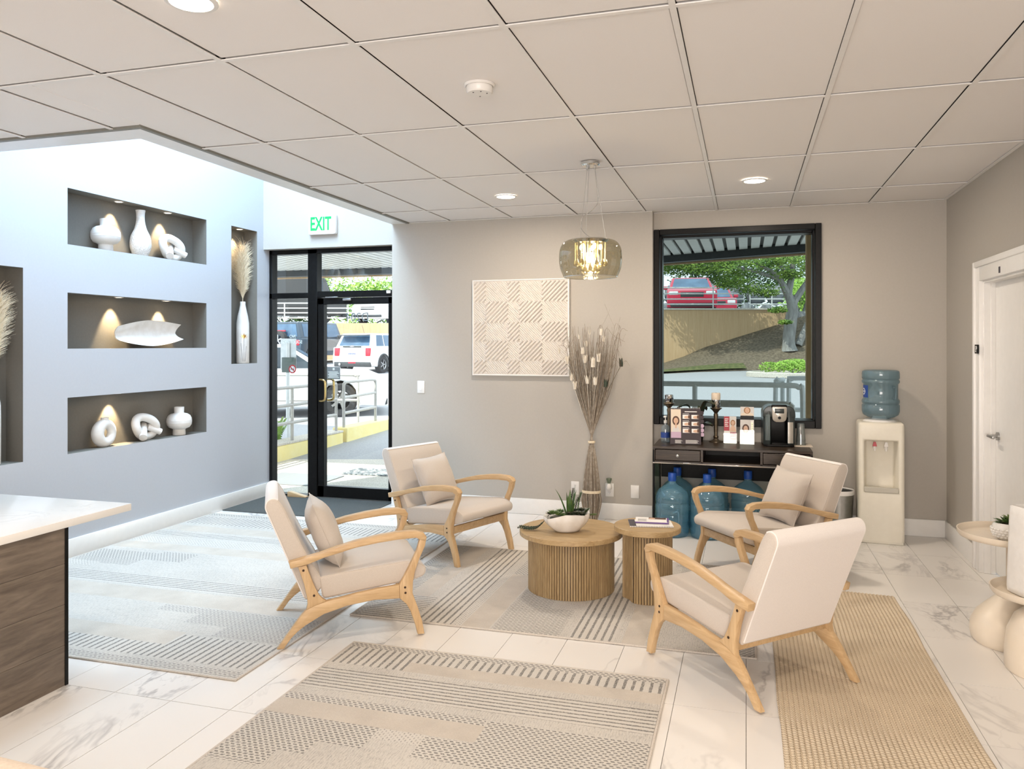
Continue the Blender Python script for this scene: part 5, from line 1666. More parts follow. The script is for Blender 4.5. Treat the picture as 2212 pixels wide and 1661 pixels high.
Mv = T(-.040, 0, .112) @ RY(radians(-12))
VV = {k: bm.verts.new(Mv @ v) for k, v in G.items()}
for i in range(nu):
    for j in range(nv):
        bm.faces.new((VV[(i, j, 0)], VV[(i+1, j, 0)], VV[(i+1, j+1, 0)], VV[(i, j+1, 0)]))
        bm.faces.new((VV[(i, j, 1)], VV[(i, j+1, 1)], VV[(i+1, j+1, 1)], VV[(i+1, j, 1)]))
for i in range(nu):
    for j in (0, nv): bm.faces.new((VV[(i, j, 0)], VV[(i, j, 1)], VV[(i+1, j, 1)], VV[(i+1, j, 0)]))
for j in range(nv):
    for i in (0, nu): bm.faces.new((VV[(i, j, 0)], VV[(i, j+1, 0)], VV[(i, j+1, 1)], VV[(i, j, 1)]))
bmesh.ops.recalc_face_normals(bm, faces=bm.faces)
finish('body', bm, m_cerg, t, 60)
t = thing('ring_vase', 'white ring-shaped vase with a hole, left in the bottom niche', 'vase', (NX, 4.938, .757), radians(0))
bm = newbm()
tube(bm, [(0, .070*cos(a), .105+.070*sin(a)*1.02) for a in [2*pi*i/40 for i in range(40)]], [.040+.006*sin(2*pi*i/40-pi/2) for i in range(40)], 16, closed=True)
finish('ring', bm, m_cer, t, 60)
bm = newbm(); lathe(bm, [(.030, .195), (.028, .215), (.031, .226), (.025, .226), (.024, .20)], 22, center=(0, 0, 0)); finish('neck', bm, m_cer, t)
knot(5.365, .757, .92, 'white ceramic knot ornament in the bottom niche between ring vase and round vase')
jar(5.775, .757, .98, 'white ridged round vase at the right end of the bottom niche')

def plume(parent, base, H, n, spread, seed, mt=m_plume, side=0.0):
    R = random.Random(seed); bm = newbm()
    st = smoothpath([base, base+Vector((0, side*.2, H*.35)), base+Vector((0, side, H*.97))], 10)
    tube(bm, st, .0016, 4)
    for k in range(n):
        f = R.uniform(.28, 1.0); i = min(len(st)-2, int(f*(len(st)-1))); p = st[i]
        a = R.uniform(0, 2*pi); l = spread*(.45+.75*sin(pi*min(1, (f-.2)*1.05))**.8)*R.uniform(.6, 1.1)
        d = Vector((cos(a)*.36, sin(a), 0))*l
        rise = l*R.uniform(.9, 1.5)
        pts = [p, p+d*.45+Vector((0, 0, rise*.62)), p+d+Vector((0, 0, rise*.85))]
        w = .0011
        prev = None
        for q in smoothpath(pts, 3):
            cur = (bm.verts.new(q+Vector((w, w, 0))), bm.verts.new(q-Vector((w, w, 0))))
            if prev: bm.faces.new((prev[0], prev[1], cur[1], cur[0]))
            prev = cur; w *= .88
    return finish('pampas_plume', bm, mt, parent, smooth=0, kind='stuff')
t = thing('pampas_vase', 'slim white bottle vase with a gold lotus and pampas plume in the tall niche', 'vase', (NX, 6.687, 1.367))
BV = [(0, 0), (.088, 0), (.093, .006), (.095, .30), (.092, .40), (.075, .47), (.045, .53), (.033, .58), (.033, .612), (.028, .612), (.026, .58), (0, .57)]
bm = newbm(); lathe(bm, [(r*.67 if r > .05 else r*.8, z) for r, z in BV], 36); finish('body', bm, m_cerg, t, 50)
bm = newbm()
for k, a in enumerate((-1.0, -.5, 0, .5, 1.0)):
    c = radians(-45)
    for s in (0,):
        L_ = .055-.012*abs(a)
        e = lambda u, v: (.0645*cos(c+u/.0645), .0645*sin(c+u/.0645), .245+v)
        tip = (sin(a)*L_, cos(a)*L_); mid = (sin(a)*L_*.5, cos(a)*L_*.5); nx_, nz_ = cos(a)*.010, -sin(a)*.010
        quad(bm, [e(0, 0), e(mid[0]+nx_, mid[1]+nz_), e(*tip), e(mid[0]-nx_, mid[1]-nz_)])
finish('gold_lotus', bm, m_gold, t, smooth=0)
bm = newbm()
for u0, u1, z1 in ((0, 0, .245), (-.012, -.028, .20), (.010, .024, .17)):
    c = radians(-45)
    tube(bm, [(.0645*cos(c+(u0+(u1-u0)*f)/.0645), .0645*sin(c+(u0+(u1-u0)*f)/.0645), .02+(z1-.02)*f) for f in (0, .3, .6, 1)], .0012, 4)
finish('stem_line', bm, m_ink, t)
for k in range(4): plume(t, Vector((0, 0, .56)), .54+.05*(k % 2), 420, .13, 40+k, side=(-.06, .0, .05, .02)[k])
t = thing('pampas_vase', 'pampas plume vase in the niche cut by the left edge of the photo', 'vase', (NX, 3.97, .754))
bm = newbm(); lathe(bm, [(r*.67 if r > .05 else r*.8, z) for r, z in BV], 36); finish('body', bm, m_cerg, t, 50)
for k in range(4): plume(t, Vector((0, 0, .56)), .50+.05*(k % 2), 420, .14, 60+k, side=(.0, .05, .10, .03)[k])

# ------------------------------------------------------------------ outside: the street runs at an angle to the building
CS, SN = cos(YAW), sin(YAW)
def F(lat, d, z=0.0):
    """street frame (along the road, away from the shop) -> world"""
    return (CS*lat-SN*d, SN*lat+CS*d, z)
def ground(lat, d):
    g = max(0, .03*(d-9.6))
    g += .05*max(0, min(6, lat-1))*max(0, min(1, (d-10)/10))
    return g
def slope(lat, d):
    return ground(lat, 25)+max(0, min(1.9, (lat-4.6)*.31))*max(0, min(1, (d-25)/2.4))+.02
bm = newbm()
la = [-30+2*i for i in range(26)]; da = [8.0+1.0*j for j in range(40)]
gv = {(i, j): bm.verts.new(F(l, d, ground(l, d)-.03)) for i, l in enumerate(la) for j, d in enumerate(da)}
for i in range(len(la)-1):
    for j in range(len(da)-1): bm.faces.new((gv[(i, j)], gv[(i+1, j)], gv[(i+1, j+1)], gv[(i, j+1)]))
struct(finish('street_asphalt', bm, m_asph, smooth=60))
bm = newbm()
la = [1.5+.75*i for i in range(18)]; da = [25.0+.4*j for j in range(8)]
gv = {}
R = random.Random(4)
for i, l in enumerate(la):
    for j, d in enumerate(da): gv[(i, j)] = bm.verts.new(F(l, d, slope(l, d)+(R.uniform(-.03, .03) if j else -.05)))
for i in range(len(la)-1):
    for j in range(len(da)-1): bm.faces.new((gv[(i, j)], gv[(i+1, j)], gv[(i+1, j+1)], gv[(i, j+1)]))
struct(finish('bank_ground', bm, m_dirt, smooth=60))
bm = newbm()
la = [1.5+.75*i for i in range(9)]
for a, b in zip(la, la[1:]):
    quad(bm, [F(a, 25, slope(a, 25)+.02), F(b, 25, slope(b, 25)+.02), F(b, 26.0-.1*(b-1.5), slope(b, 26-.1*(b-1.5))+.03), F(a, 26.0-.1*(a-1.5), slope(a, 26-.1*(a-1.5))+.03)])
finish('mossy_verge', bm, m_grassg, smooth=0)['kind'] = 'structure'
bm = newbm()
box(bm, (-5.93, 7.12, -.1), (-1.2, 12.9, .0)); box(bm, (-1.2, 7.26, -.1), (4, 9.9, -.002))
struct(finish('walkway_path', bm, m_conc, smooth=0))
bm = newbm(); box(bm, (LX-.1, 7.02, -.1), (SHX, 7.14, .014)); struct(finish('trim_3', bm, m_satin, smooth=0), 'metal door threshold')
bm = newbm()
box(bm, (-6.16, 7.3, -.1), (-5.93, 10.78, .205), .01, 1); box(bm, (-6.16, 10.86, -.1), (-5.91, 13.4, .265), .01, 1)
struct(finish('kerb_wall', bm, m_yel, smooth=0))
bm = newbm(); box(bm, (-6.22, 7.3, .205), (-5.925, 10.78, .235), .006, 1); struct(finish('kerb_cap', bm, m_conc, smooth=0))
# retaining walls and the upper lot
def sbox(bm, l0, l1, d0, d1, z0, z1, b=0):
    box(bm, (l0, d0, z0), (l1, d1, z1), b, 1, mat=RZ(YAW))
bm = newbm(); sbox(bm, 1.2, 9.9, 27.4, 27.8, .2, 2.77); struct(finish('retaining_wall', bm, m_ret, smooth=0))
bm = newbm(); sbox(bm, 1.1, 9.95, 27.33, 27.86, 2.77, 2.83, .01); struct(finish('wall_coping', bm, m_conc, smooth=0))
bm = newbm(); sbox(bm, 1.2, 26, 27.8, 60, 2.2, 2.74); struct(finish('upper_lot_ground', bm, m_asph, smooth=0))
bm = newbm(); sbox(bm, -26, -.5, 38, 38.4, .4, 2.60); struct(finish('retaining_wall', bm, m_ret, smooth=0))
bm = newbm(); sbox(bm, -26, -.5, 38.4, 66, 2.0, 2.62); struct(finish('upper_lot_ground', bm, m_asph, smooth=0))

# canopy over the walkway: soffit panels between dark gaps, and its edge beam
can = thing('walkway_canopy', 'white slatted soffit of the canopy over the walkway outside', 'canopy', (0, 0, 0))
bm = newbm(); box(bm, (-9.2, 7.27, 2.69), (2.6, 10.6, 2.76)); finish('deck', bm, m_dark, can, smooth=0)
t = newbm(); box(t, (-.046, 0, 0), (.046, 2.96, .03)); pm = None
k = 0
for i in range(88):
    x = -9.0+.13*i
    if -3.0 < x < -1.35 or x > 1.9: continue
    y0_ = 7.30
    if pm is None: o = finish('soffit_panel', t, m_sof, can, smooth=0); pm = o.data
    else: o = share('soffit_panel', pm, can)
    o.location = (x, y0_, 2.66)
bm = newbm(); prism(bm, [(-9.2, 10.3), (-1.9, 10.3), (.9, 9.05), (2.6, 8.6), (2.6, 8.75), (.9, 9.2), (-1.9, 10.45), (-9.2, 10.45)], 2.575, 2.70, 'Z'); finish('edge_beam', bm, m_trimb, can, smooth=0)
bm = newbm(); prism(bm, [(-9.2, 10.45), (-1.9, 10.45), (.9, 9.2), (2.6, 8.75), (2.6, 8.79), (.9, 9.24), (-1.9, 10.49), (-9.2, 10.49)], 2.555, 2.72, 'Z'); finish('fascia', bm, m_ret, can, smooth=0)
t = thing('canopy_post', 'tan square canopy post just outside the window, at its right edge', 'post', (.60, 7.62, 0))
bm = newbm(); box(bm, (-.075, -.06, -.05), (.075, .09, 2.658), .006, 1); finish('shaft', bm, m_ret, t)
bm = newbm(); box(bm, (-.1, -.085, -.05), (.1, .115, .12), .006, 1); finish('foot', bm, m_conc, t)

def pipe_rail(label, segs, posts, mat=m_rail, r=.024, name='pipe_railing'):
    t = thing(name, label, 'railing', (0, 0, 0))
    for P in segs:
        bm = newbm(); tube(bm, P, r, 8); finish('rail', bm, mat, t)
    for (x, y, z0, z1) in posts:
        bm = newbm(); cyl(bm, (x, y, z0), (x, y, z1), r, seg=10); finish('post', bm, mat, t)
    return t
def hoop(x, y0, y1, z0, z1):
    return smoothpath([(x, y0, z0), (x, y0, z1-.09), (x, y0+.02, z1-.025), (x, y0+.09, z1), (x, (y0+y1)/2, z1), (x, y1-.09, z1), (x, y1-.02, z1-.025), (x, y1, z1-.09), (x, y1, z0)], 4)
pipe_rail('grey pipe railing on the low yellow kerb wall beyond the sidelight', [
    [(-6.0, 7.6, .965), (-6.0, 9.48, .965), (-6.0, 10.60, .962)], [(-6.0, 7.6, .723), (-6.0, 10.68, .723)], [(-6.0, 7.6, .482), (-6.0, 10.68, .48)],
    smoothpath([(-6.0, 10.60, .962), (-6.0, 10.66, .945), (-6.0, 10.684, .89), (-6.0, 10.684, .24)], 4)], [(-6.0, 9.475, .23, .965), (-6.0, 7.65, .23, .965)])
pipe_rail('grey pipe railing hoop on the taller yellow kerb block beyond the door', [hoop(-6.0, 10.922, 12.009, .262, .965), [(-6.0, 10.92, .725), (-6.0, 12.0, .745)], [(-6.0, 10.92, .485), (-6.0, 12.0, .50)]], [])
far = [F(-9.5, 14, 1.01), F(-3.1, 14, 1.01)]
c = F(-2.755, 14, 0)
pipe_rail('grey pipe railing along the parking bays, behind the kerb railings', [smoothpath([F(-9.5, 14, 1.01), F(-6, 14, 1.01), F(-3.0, 14, 1.01), F(-2.82, 14, .99), F(-2.755, 14, .92), F(-2.755, 14, .12)], 5), [F(-9.5, 14, .56), F(-2.755, 14, .56)]],
          [(*F(-5.2, 14)[:2], .1, 1.01), (*F(-8, 14)[:2], .1, 1.01)])
pipe_rail('pale pipe handrail outside the window', [smoothpath([(-2.2, 8.6, 1.13), (-.6, 8.6, 1.13), (.36, 8.6, 1.13), (.52, 8.6, 1.11), (.56, 8.6, 1.02), (.56, 8.6, 0)], 6), [(-2.2, 8.6, .62), (.56, 8.6, .62)]], [(-.526, 8.6, 0, 1.13), (-1.7, 8.6, 0, 1.13)], m_railw, .028)
pipe_rail('dark lower handrail with rounded end outside the window', [smoothpath([(-2.2, 8.2, .955), (-.4, 8.2, .955), (.30, 8.2, .955), (.40, 8.2, .94), (.43, 8.2, .86), (.43, 8.2, 0)], 6)], [(-1.2, 8.2, 0, .955)], m_rail, .036)
pipe_rail('short pale rail end beyond the window handrail', [smoothpath([(.33, 9.62, 0), (.33, 9.62, 1.05), (.36, 9.62, 1.13), (.42, 9.75, 1.14)], 4), [(.41, 9.7, 0), (.41, 9.7, 1.12)]], [], m_railw, .027)
pipe_rail('pale rail corner beside the canopy post beyond the window', [smoothpath([(.475, 9.6, 0), (.475, 9.6, 1.05), (.50, 9.6, 1.14), (.58, 9.6, 1.165), (1.8, 9.6, 1.165)], 5), [(.475, 9.6, .80), (1.8, 9.6, .80)]], [(1.6, 9.6, 0, 1.165)], m_railw, .027)
def wall_rail(label, l0, l1, d, z0, zs, ls, mat, r):
    return pipe_rail(label, [[F(l0, d, z), F(l1, d, z)] for z in zs], [(*F(l, d)[:2], z0, zs[-1]) for l in ls], mat, r)
wall_rail('metal railing on top of the tan retaining wall in front of the red car', 2.0, 8.17, 27.55, 2.82, [2.98, 3.16, 3.35, 3.56], [3.3, 5.28, 7.08, 8.17], m_railw, .022)
wall_rail('metal railing section beside the tree on the tan retaining wall', 8.38, 9.85, 27.55, 2.82, [2.98, 3.16, 3.35, 3.50], [8.38, 9.15, 9.85], m_railw, .022)
wall_rail('white railing on the far peach wall before the brown van', -22, -2.5, 38.2, 2.58, [2.86, 3.11, 3.34, 3.58], [-20, -17, -14, -11.1, -8, -5.6, -3.2], m_railw, .028)

# sign post seen from behind
t = thing('sign_post', 'grey metal sign post seen from behind through the sidelight', 'sign', F(-3.58, 12.5, .05))
bm = newbm(); cyl(bm, (0, 0, 0), (0, 0, 1.55), .03, seg=12); finish('pole', bm, m_railw, t)
bm = newbm(); box(bm, (-.125, .03, 1.10), (.125, .036, 1.60), .002, 1); sp_ = finish('sign_panel', bm, m_signg, t)
bm = newbm(); box(bm, (-.085, -.05, 1.06), (.115, -.03, 1.30), .008, 2); finish('meter_box', bm, m_signd, t)
t.rotation_euler = (0, 0, YAW)

# ferns behind the kerb
for k, (y, s) in enumerate(((8.7, 1), (9.15, 1.15), (9.75, .9), (9.5, .8))):
    t = thing('fern', ('bright yellow-green fern behind the kerb railing, first from the left', 'tall bright fern behind the kerb railing near its post', 'small bright fern right of the railing post', 'low fern between two larger ones behind the kerb railing')[k], 'plant', (-6.42, y, .0))
    rr = random.Random(k+2)
    for q in range(16):
        a = rr.uniform(0, 6.28); l = rr.uniform(.10, .30)*s; h = rr.uniform(.35, .62)*s
        bm = newbm(); pts = smoothpath([(0, 0, .05), (l*.4*cos(a), l*.4*sin(a), h*.7), (l*cos(a), l*sin(a), h)], 7)
        for i, p in enumerate(pts[2:]):
            w = .055*s*(1-i/len(pts))+.006
            for sg in (-1, 1):
                e = Vector((-sin(a), cos(a), .2))*w*sg
                quad(bm, [p, p+e*.5+Vector((0, 0, .012)), p+e, p+e*.5-Vector((0, 0, .012))])
        tube(bm, pts, .003, 4)
        finish('frond', bm, m_folb, t, smooth=0)

def cluster(bm, c, rad, n, s, R, shell=.75):
    for k in range(n):
        while True:
            v = Vector((R.uniform(-1, 1), R.uniform(-1, 1), R.uniform(-1, 1)))
            if .001 < v.length <= 1: break
        v = v.normalized()*(shell+(1-shell)*R.random())
        p = Vector(c)+Vector((v.x*rad[0], v.y*rad[1], v.z*rad[2]))
        a = Vector((R.uniform(-1, 1), R.uniform(-1, 1), R.uniform(-.6, .6))).normalized(); b = a.orthogonal().normalized()
        b = (b+v*.4).normalized()
        l = s*R.uniform(.6, 1.3)
        bm.faces.new([bm.verts.new(p-a*l), bm.verts.new(p-b*l*.5), bm.verts.new(p+a*l), bm.verts.new(p+b*l*.5)])
# kerbed planting island with its bush
t = thing('island_kerb', 'grey rounded kerb around the bright green bush on the road', 'kerb', F(8.2, 22.6, ground(8, 22)-.04))
bm = newbm(); lathe(bm, [(0, .0), (1.38, .0), (1.38, .12), (1.34, .14), (1.24, .14), (1.22, .10), (0, .10)], 40, mat=Matrix.Diagonal((1, .8, 1, 1))); finish('kerb_ring', bm, m_conc, t)
t = thing('island_bush', 'low bright green bush in the kerbed island on the road', 'bush', F(8.2, 22.6, ground(8, 22)+.04))
bm = newbm(); R = random.Random(8)
for q in range(26):
    a = R.uniform(0, 6.28); r = sqrt(R.random())*.92
    cluster(bm, (r*cos(a), r*.75*sin(a), .16+.16*(1-r)), (.26, .24, .15), 120, .035, R)
finish('foliage', bm, m_folb, t, smooth=0, kind='stuff')
bm = newbm()
for q in range(7): tube(bm, [(0, 0, 0), (.5*cos(q), .4*sin(q), .2)], .012, 5)
finish('stems', bm, m_bark, t)

# the leaning tree on the bank
tb = F(9.25, 26.1, slope(9.25, 26.1)-.1)
t = thing('maple_tree', 'leaning grey-barked maple with layered green canopy on the bank', 'tree', tb)
t.rotation_euler = (0, 0, YAW)
bm = newbm()
tube(bm, smoothpath([(0, 0, 0), (-.02, 0, .4), (.05, 0, 1.0), (.10, 0, 1.5), (-.1, 0, 2.0)], 5), [.30, .25, .22, .21, .20, .20, .20, .20, .20, .20, .20, .19, .19, .18, .18, .17, .16, .15, .14, .13, .13], 12)
finish('trunk', bm, m_bark, t)
br = [((-.05, 0, 1.9), (-.5, -.2, 2.5), (-1.3, -.5, 2.9), .13), ((-.05, 0, 1.9), (.1, 0, 2.7), (.0, -.2, 3.6), .14), ((.1, 0, 1.55), (.7, .1, 2.4), (1.2, 0, 3.0), .13), ((-.4, -.15, 2.4), (-1.6, -.4, 2.7), (-3.0, -.6, 2.8), .08),
      ((.3, 0, .2), (.75, .1, 1.2), (.95, .1, 2.0), .13), ((.0, 0, 2.5), (-.8, -.4, 3.1), (-2.0, -.7, 3.4), .07)]
for a, b, c, r in br:
    bm = newbm(); P = smoothpath([a, b, c], 6); tube(bm, P, [r*(1-.75*i/(len(P)-1)) for i in range(len(P))], 8); finish('branch', bm, m_bark, t)
bm = newbm(); R = random.Random(14)
BL = []
for q in range(62):
    x = R.uniform(-4.8, 1.7); f = (x+4.8)/6.5
    z = 2.35+R.uniform(0, 1.9)*(.35+.65*f)+.35*sin(x*1.3)
    BL.append((x, R.uniform(-1.2, .8), z, R.uniform(.45, .85)))
BL += [(-.9, -.5, 1.9, .45), (-.55, -.5, 1.35, .35), (-.35, -.6, .95, .25), (1.2, .2, 2.0, .5), (-1.5, -.6, 2.0, .5), (-2.2, -.7, 2.15, .5)]
for x, y, z, r in BL:
    cluster(bm, (x, y, z), (r, r*.85, r*.34), 330, .047, R, .4)
finish('foliage', bm, m_fol, t, smooth=0, kind='stuff')

def shrub(name, label, lat, d, z, w, h, n, mat, seed, s=.10, dep=1.2):
    t = thing(name, label, 'shrub', F(lat, d, z)); t.rotation_euler = (0, 0, YAW)
    bm = newbm(); R = random.Random(seed)
    for q in range(n):
        cluster(bm, (R.uniform(-w, w), R.uniform(-dep, dep), R.uniform(.2, 1)*h), (w*.28+.3, .7, h*.24+.12), 150, s, R, .45)
    finish('foliage', bm, mat, t, smooth=0, kind='stuff')
    bm = newbm()
    for q in range(4): tube(bm, [(R.uniform(-w, w)*.5, 0, -.05), (R.uniform(-w, w)*.6, 0, h*.6)], .05, 6)
    finish('stems', bm, m_bark, t)
shrub('leafy_hedge', 'dark green shrubs above the boulders left of the red car', 5.3, 43.2, 3.2, 2.6, 3.4, 60, m_fold, 31)
shrub('leafy_hedge', 'green shrubs behind the red car beneath the maple canopy', 12.9, 45.2, 3.0, 3.4, 3.8, 64, m_fold, 32)
shrub('leafy_hedge', 'light green shrubs at the right behind the maple trunk', 13.6, 34.5, 2.75, 1.3, 1.8, 22, m_folb, 33)
shrub('leafy_hedge', 'light green bush on the bank just right of the maple trunk', 10.7, 28.7, 2.74, .6, 1.1, 12, m_folb, 36, .06, .4)
shrub('leafy_hedge', 'long bright hedge on the upper lot above the white hatchback', -8.2, 50.5, 2.6, 3.8, 3.0, 46, m_folb, 34, .12)
shrub('leafy_hedge', 'dark trees rising behind the brown van', -17.0, 53, 2.6, 4.0, 4.0, 40, m_fold, 35, .14)
R = random.Random(77)
for k in range(21):
    row = k//11
    lat = 4.6+(k % 11)*1.07+row*.53; d = 40.2+R.uniform(-.1, .2)+row*.35; s = R.uniform(.43, .455)
    t = thing('boulder', 'dark grey boulder in the rock wall behind the red car', 'boulder', F(lat, d, 2.72+row*.96), R.uniform(0, 6), 'boulders of the rock wall behind the red car')
    for lv in range(1):
        bm = newbm(); bmesh.ops.create_icosphere(bm, subdivisions=2, radius=s)
        for v in bm.verts: v.co = Vector((v.co.x*1.15, v.co.y, v.co.z*1.25+s*1.0))*(1+R.uniform(-.09, .09))
        finish('rock', bm, m_rock, t, 25)

# ------------------------------------------------------------------ vehicles
def wheel(parent, x, y, r, w, side, nm='wheel', rim=m_alloy, spokes=5):
    bm = newbm(); lathe(bm, [(r*.62, -w/2), (r*.9, -w/2), (r, -w/2+.03), (r, w/2-.03), (r*.9, w/2), (r*.62, w/2), (r*.60, w/2-.03), (r*.60, -w/2+.03), (r*.62, -w/2)], 24)
    o = finish(nm, bm, m_tireb, parent); o.location = (x, y, r); o.rotation_euler = (pi/2*(-1 if side > 0 else 1), 0, 0)
    bm = newbm(); lathe(bm, [(r*.56, w/2-.05), (r*.63, w/2-.01), (r*.63, w/2-.05)], 24); cyl(bm, (0, 0, w/2-.08), (0, 0, w/2-.03), r*.16, seg=12)
    for k in range(spokes):
        box(bm, (.05*r, -r*.07, w/2-.07), (r*.6, r*.07, w/2-.035), mat=RZ(2*pi*k/spokes))
    finish('rim', bm, rim, o)
    return o
def car(name, label, cat, loc, heading, L, Wd, H, paint_, belt, hood, xr0, xr1, xf1, xf0, wr=.32, glass=m_cglass, clear=.20, rear_dx=.06, trim=True, splits=(.5,), tail_h=(.55, .85), extra=None, boxy=.05):
    t = thing(name, label, cat, loc, heading)
    h2 = L/2; xa, xb = -h2+.78*L/4.2, h2-.82*L/4.2
    ra = wr+.05
    def arch(cx):
        return [(cx+ra*cos(a), clear+.02+(ra+wr-clear-.02)*max(0, sin(a))) for a in [pi*i/10 for i in range(11)]]
    top = [(-h2+rear_dx, belt), (xr0, belt+.01), (xf0, belt), (h2-.30, hood), (h2-.06, hood-.10), (h2, hood-.28), (h2, clear+.16), (h2-.05, clear)]
    bot = arch(xb)+[(xb-ra-.05, clear), (xa+ra+.05, clear)]+arch(xa)+[(-h2+.06, clear+.05), (-h2, clear+.2), (-h2, clear+.38), (-h2+.02, belt-.25)]
    bm = newbm(); prism(bm, [p for p in top+bot], -Wd/2, Wd/2, 'Y', boxy, 3, capbevel=True)
    finish('body', bm, paint_, t, 35)
    # cabin
    wb, wt = Wd/2-.05, Wd/2-.05-.30*(H-belt)
    zt = H
    A = [(xr0, belt-.02), (xr1, zt), (xf1, zt), (xf0, belt-.02)]
    bm = newbm()
    lo = [bm.verts.new((x, s*wb, belt-.02)) for x, s in ((xr0, -1), (xf0, -1), (xf0, 1), (xr0, 1))]
    hi = [bm.verts.new((x, s*wt, zt)) for x, s in ((xr1, -1), (xf1, -1), (xf1, 1), (xr1, 1))]
    bm.faces.new(hi); bm.faces.new(lo[::-1])
    for i in range(4): bm.faces.new((lo[i], lo[(i+1) % 4], hi[(i+1) % 4], hi[i]))
    bmesh.ops.recalc_face_normals(bm, faces=bm.faces); bev(bm, bm.edges[:], .05, 3)
    finish('cabin', bm, paint_, t, 35)
    def pane(nm, q, u0, u1, v0, v1, off):
        a, b, c, d = [Vector(p) for p in q]     # bl, br, tr, tl
        P = lambda u, v: (a*(1-u)+b*u)*(1-v)+(d*(1-u)+c*u)*v
        n = (b-a).cross(d-a).normalized()*off
        bm = newbm(); pts = [P(u0, v0)+n, P(u1, v0)+n, P(u1, v1)+n, P(u0, v1)+n]
        back = [p-n*1.5 for p in pts]
        f = [bm.verts.new(p) for p in pts]; g = [bm.verts.new(p) for p in back]
        bm.faces.new(f); bm.faces.new(g[::-1])
        for i in range(4): bm.faces.new((f[i], g[i], g[(i+1) % 4], f[(i+1) % 4]))
        bmesh.ops.recalc_face_normals(bm, faces=bm.faces)
        return finish(nm, bm, glass, t, smooth=0)
    z0 = belt-.02
    pane('rear_window', [(xr0, wb, z0), (xr0, -wb, z0), (xr1, -wt, zt), (xr1, wt, zt)], .09, .91, .16, .86, .012)
    pane('windshield', [(xf0, -wb, z0), (xf0, wb, z0), (xf1, wt, zt), (xf1, -wt, zt)], .07, .93, .10, .90, .012)
    sp_ = [.07]+list(splits)+[.95]
    for s in (-1, 1):
        q = [(xr0, s*wb, z0), (xf0, s*wb, z0), (xf1, s*wt, zt), (xr1, s*wt, zt)]
        if s > 0: q = [q[1], q[0], q[3], q[2]]
        for a, b in zip(sp_, sp_[1:]):
            u0, u1 = (a+.012, b-.012) if s < 0 else (1-b+.012, 1-a-.012)
            pane('side_window', q, u0, u1, .14, .88, .012)
        bm = newbm(); box(bm, (xf0-.42, s*(wb+.02), belt+.03), (xf0-.28, s*(wb+.22), belt+.17), .03, 2) if s > 0 else box(bm, (xf0-.42, -(wb+.22), belt+.03), (xf0-.28, -(wb+.02), belt+.17), .03, 2)
        finish('mirror', bm, paint_ if trim else m_trimb, t)
        for x in (xa, xb): wheel(t, x, s*(Wd/2-.11), wr, .21, s)
        bm = newbm(); box(bm, (-h2-.012, s*(Wd/2-.20)-.11, tail_h[0]), (-h2+.10, s*(Wd/2-.20)+.11, tail_h[1]), .03, 2); finish('tail_lamp', bm, m_tail, t)
        bm = newbm(); box(bm, (h2-.24, s*(Wd/2-.24)-.17, hood-.26), (h2+.006, s*(Wd/2-.24)+.17, hood-.12), .03, 2); finish('head_lamp', bm, m_lampc, t)
        bm = newbm()
        for a in (sp_[1:-1] or [.5]):
            xx_ = xr0+(xf0-xr0)*a; box(bm, (xx_+.10, s*Wd/2-(.004 if s > 0 else .012), belt-.15), (xx_+.26, s*Wd/2+(.012 if s > 0 else .004), belt-.12), .003, 1)
        finish('door_handle', bm, m_trimb if not trim else paint_, t)
    bm = newbm(); box(bm, (-h2-.02, -Wd/2+.08, clear+.02), (-h2+.08, Wd/2-.08, clear+.20), .03, 2); finish('rear_bumper', bm, m_trimb, t)
    bm = newbm(); box(bm, (h2-.06, -Wd/2+.12, clear+.02), (h2+.02, Wd/2-.12, clear+.16), .03, 2); box(bm, (h2-.05, -.42, hood-.34), (h2+.012, .42, hood-.16), .02, 2); finish('grille', bm, m_trimb, t)
    bm = newbm(); box(bm, (-h2-.018, -.20, tail_h[0]+.02), (-h2+.01, .20, tail_h[0]+.16), .005, 1); pl_ = finish('licence_plate', bm, m_vin, t)
    bm = newbm()
    for k in range(6): box(bm, (-h2-.022, -.15+k*.052, tail_h[0]+.06), (-h2-.016, -.115+k*.052, tail_h[0]+.115))
    finish('plate_characters', bm, m_navy, pl_, smooth=0, kind='stuff')
    return t
def head(a):  # heading in street frame: 0 = away from the shop, + = turned to the right
    return YAW+pi/2-a
def place(lat, d, a, L, z):  # from the rear centre
    return F(lat+sin(a)*L/2, d+cos(a)*L/2, z)

a = radians(24.5)
hb = car('hatchback_car', 'white hatchback with red tail lamps parked beyond the glass door', 'car', place(-5.72, 28.0, a, 3.9, ground(-5, 28)-.03), head(a), 3.9, 1.74, 1.44, m_pw, .93, .92, -1.86, -1.62, .55, 1.02, .32, m_cglassb, .22, .05, True, (.26, .62), (.62, .92))
bm = newbm(); prism(bm, [(-1.72, 1.40), (-1.98, 1.375), (-1.98, 1.35), (-1.70, 1.36)], -.62, .62, 'Y', .008, 1); finish('spoiler', bm, m_trimb, hb)
bm = newbm(); prism(bm, roundpoly([(-1.965, .985), (-1.965, .93), (-1.945, .93), (-1.945, .985)], .005, 2), -.40, .40, 'Y'); finish('grip_strip', bm, m_trimb, hb)
bm = newbm(); ball(bm, (-1.965, 0, .975), .06, 12, (.25, 1.6, .5)); finish('badge', bm, m_alloy, hb)
bm = newbm(); cyl(bm, (-2.0, .52, .33), (-1.85, .52, .33), .05, seg=12); finish('exhaust', bm, m_alloy, hb)
bm = newbm(); box(bm, (-1.975, -.16, .36), (-1.94, .16, .42), .008, 1); finish('fog_lamp', bm, m_tail, hb)
bm = newbm()
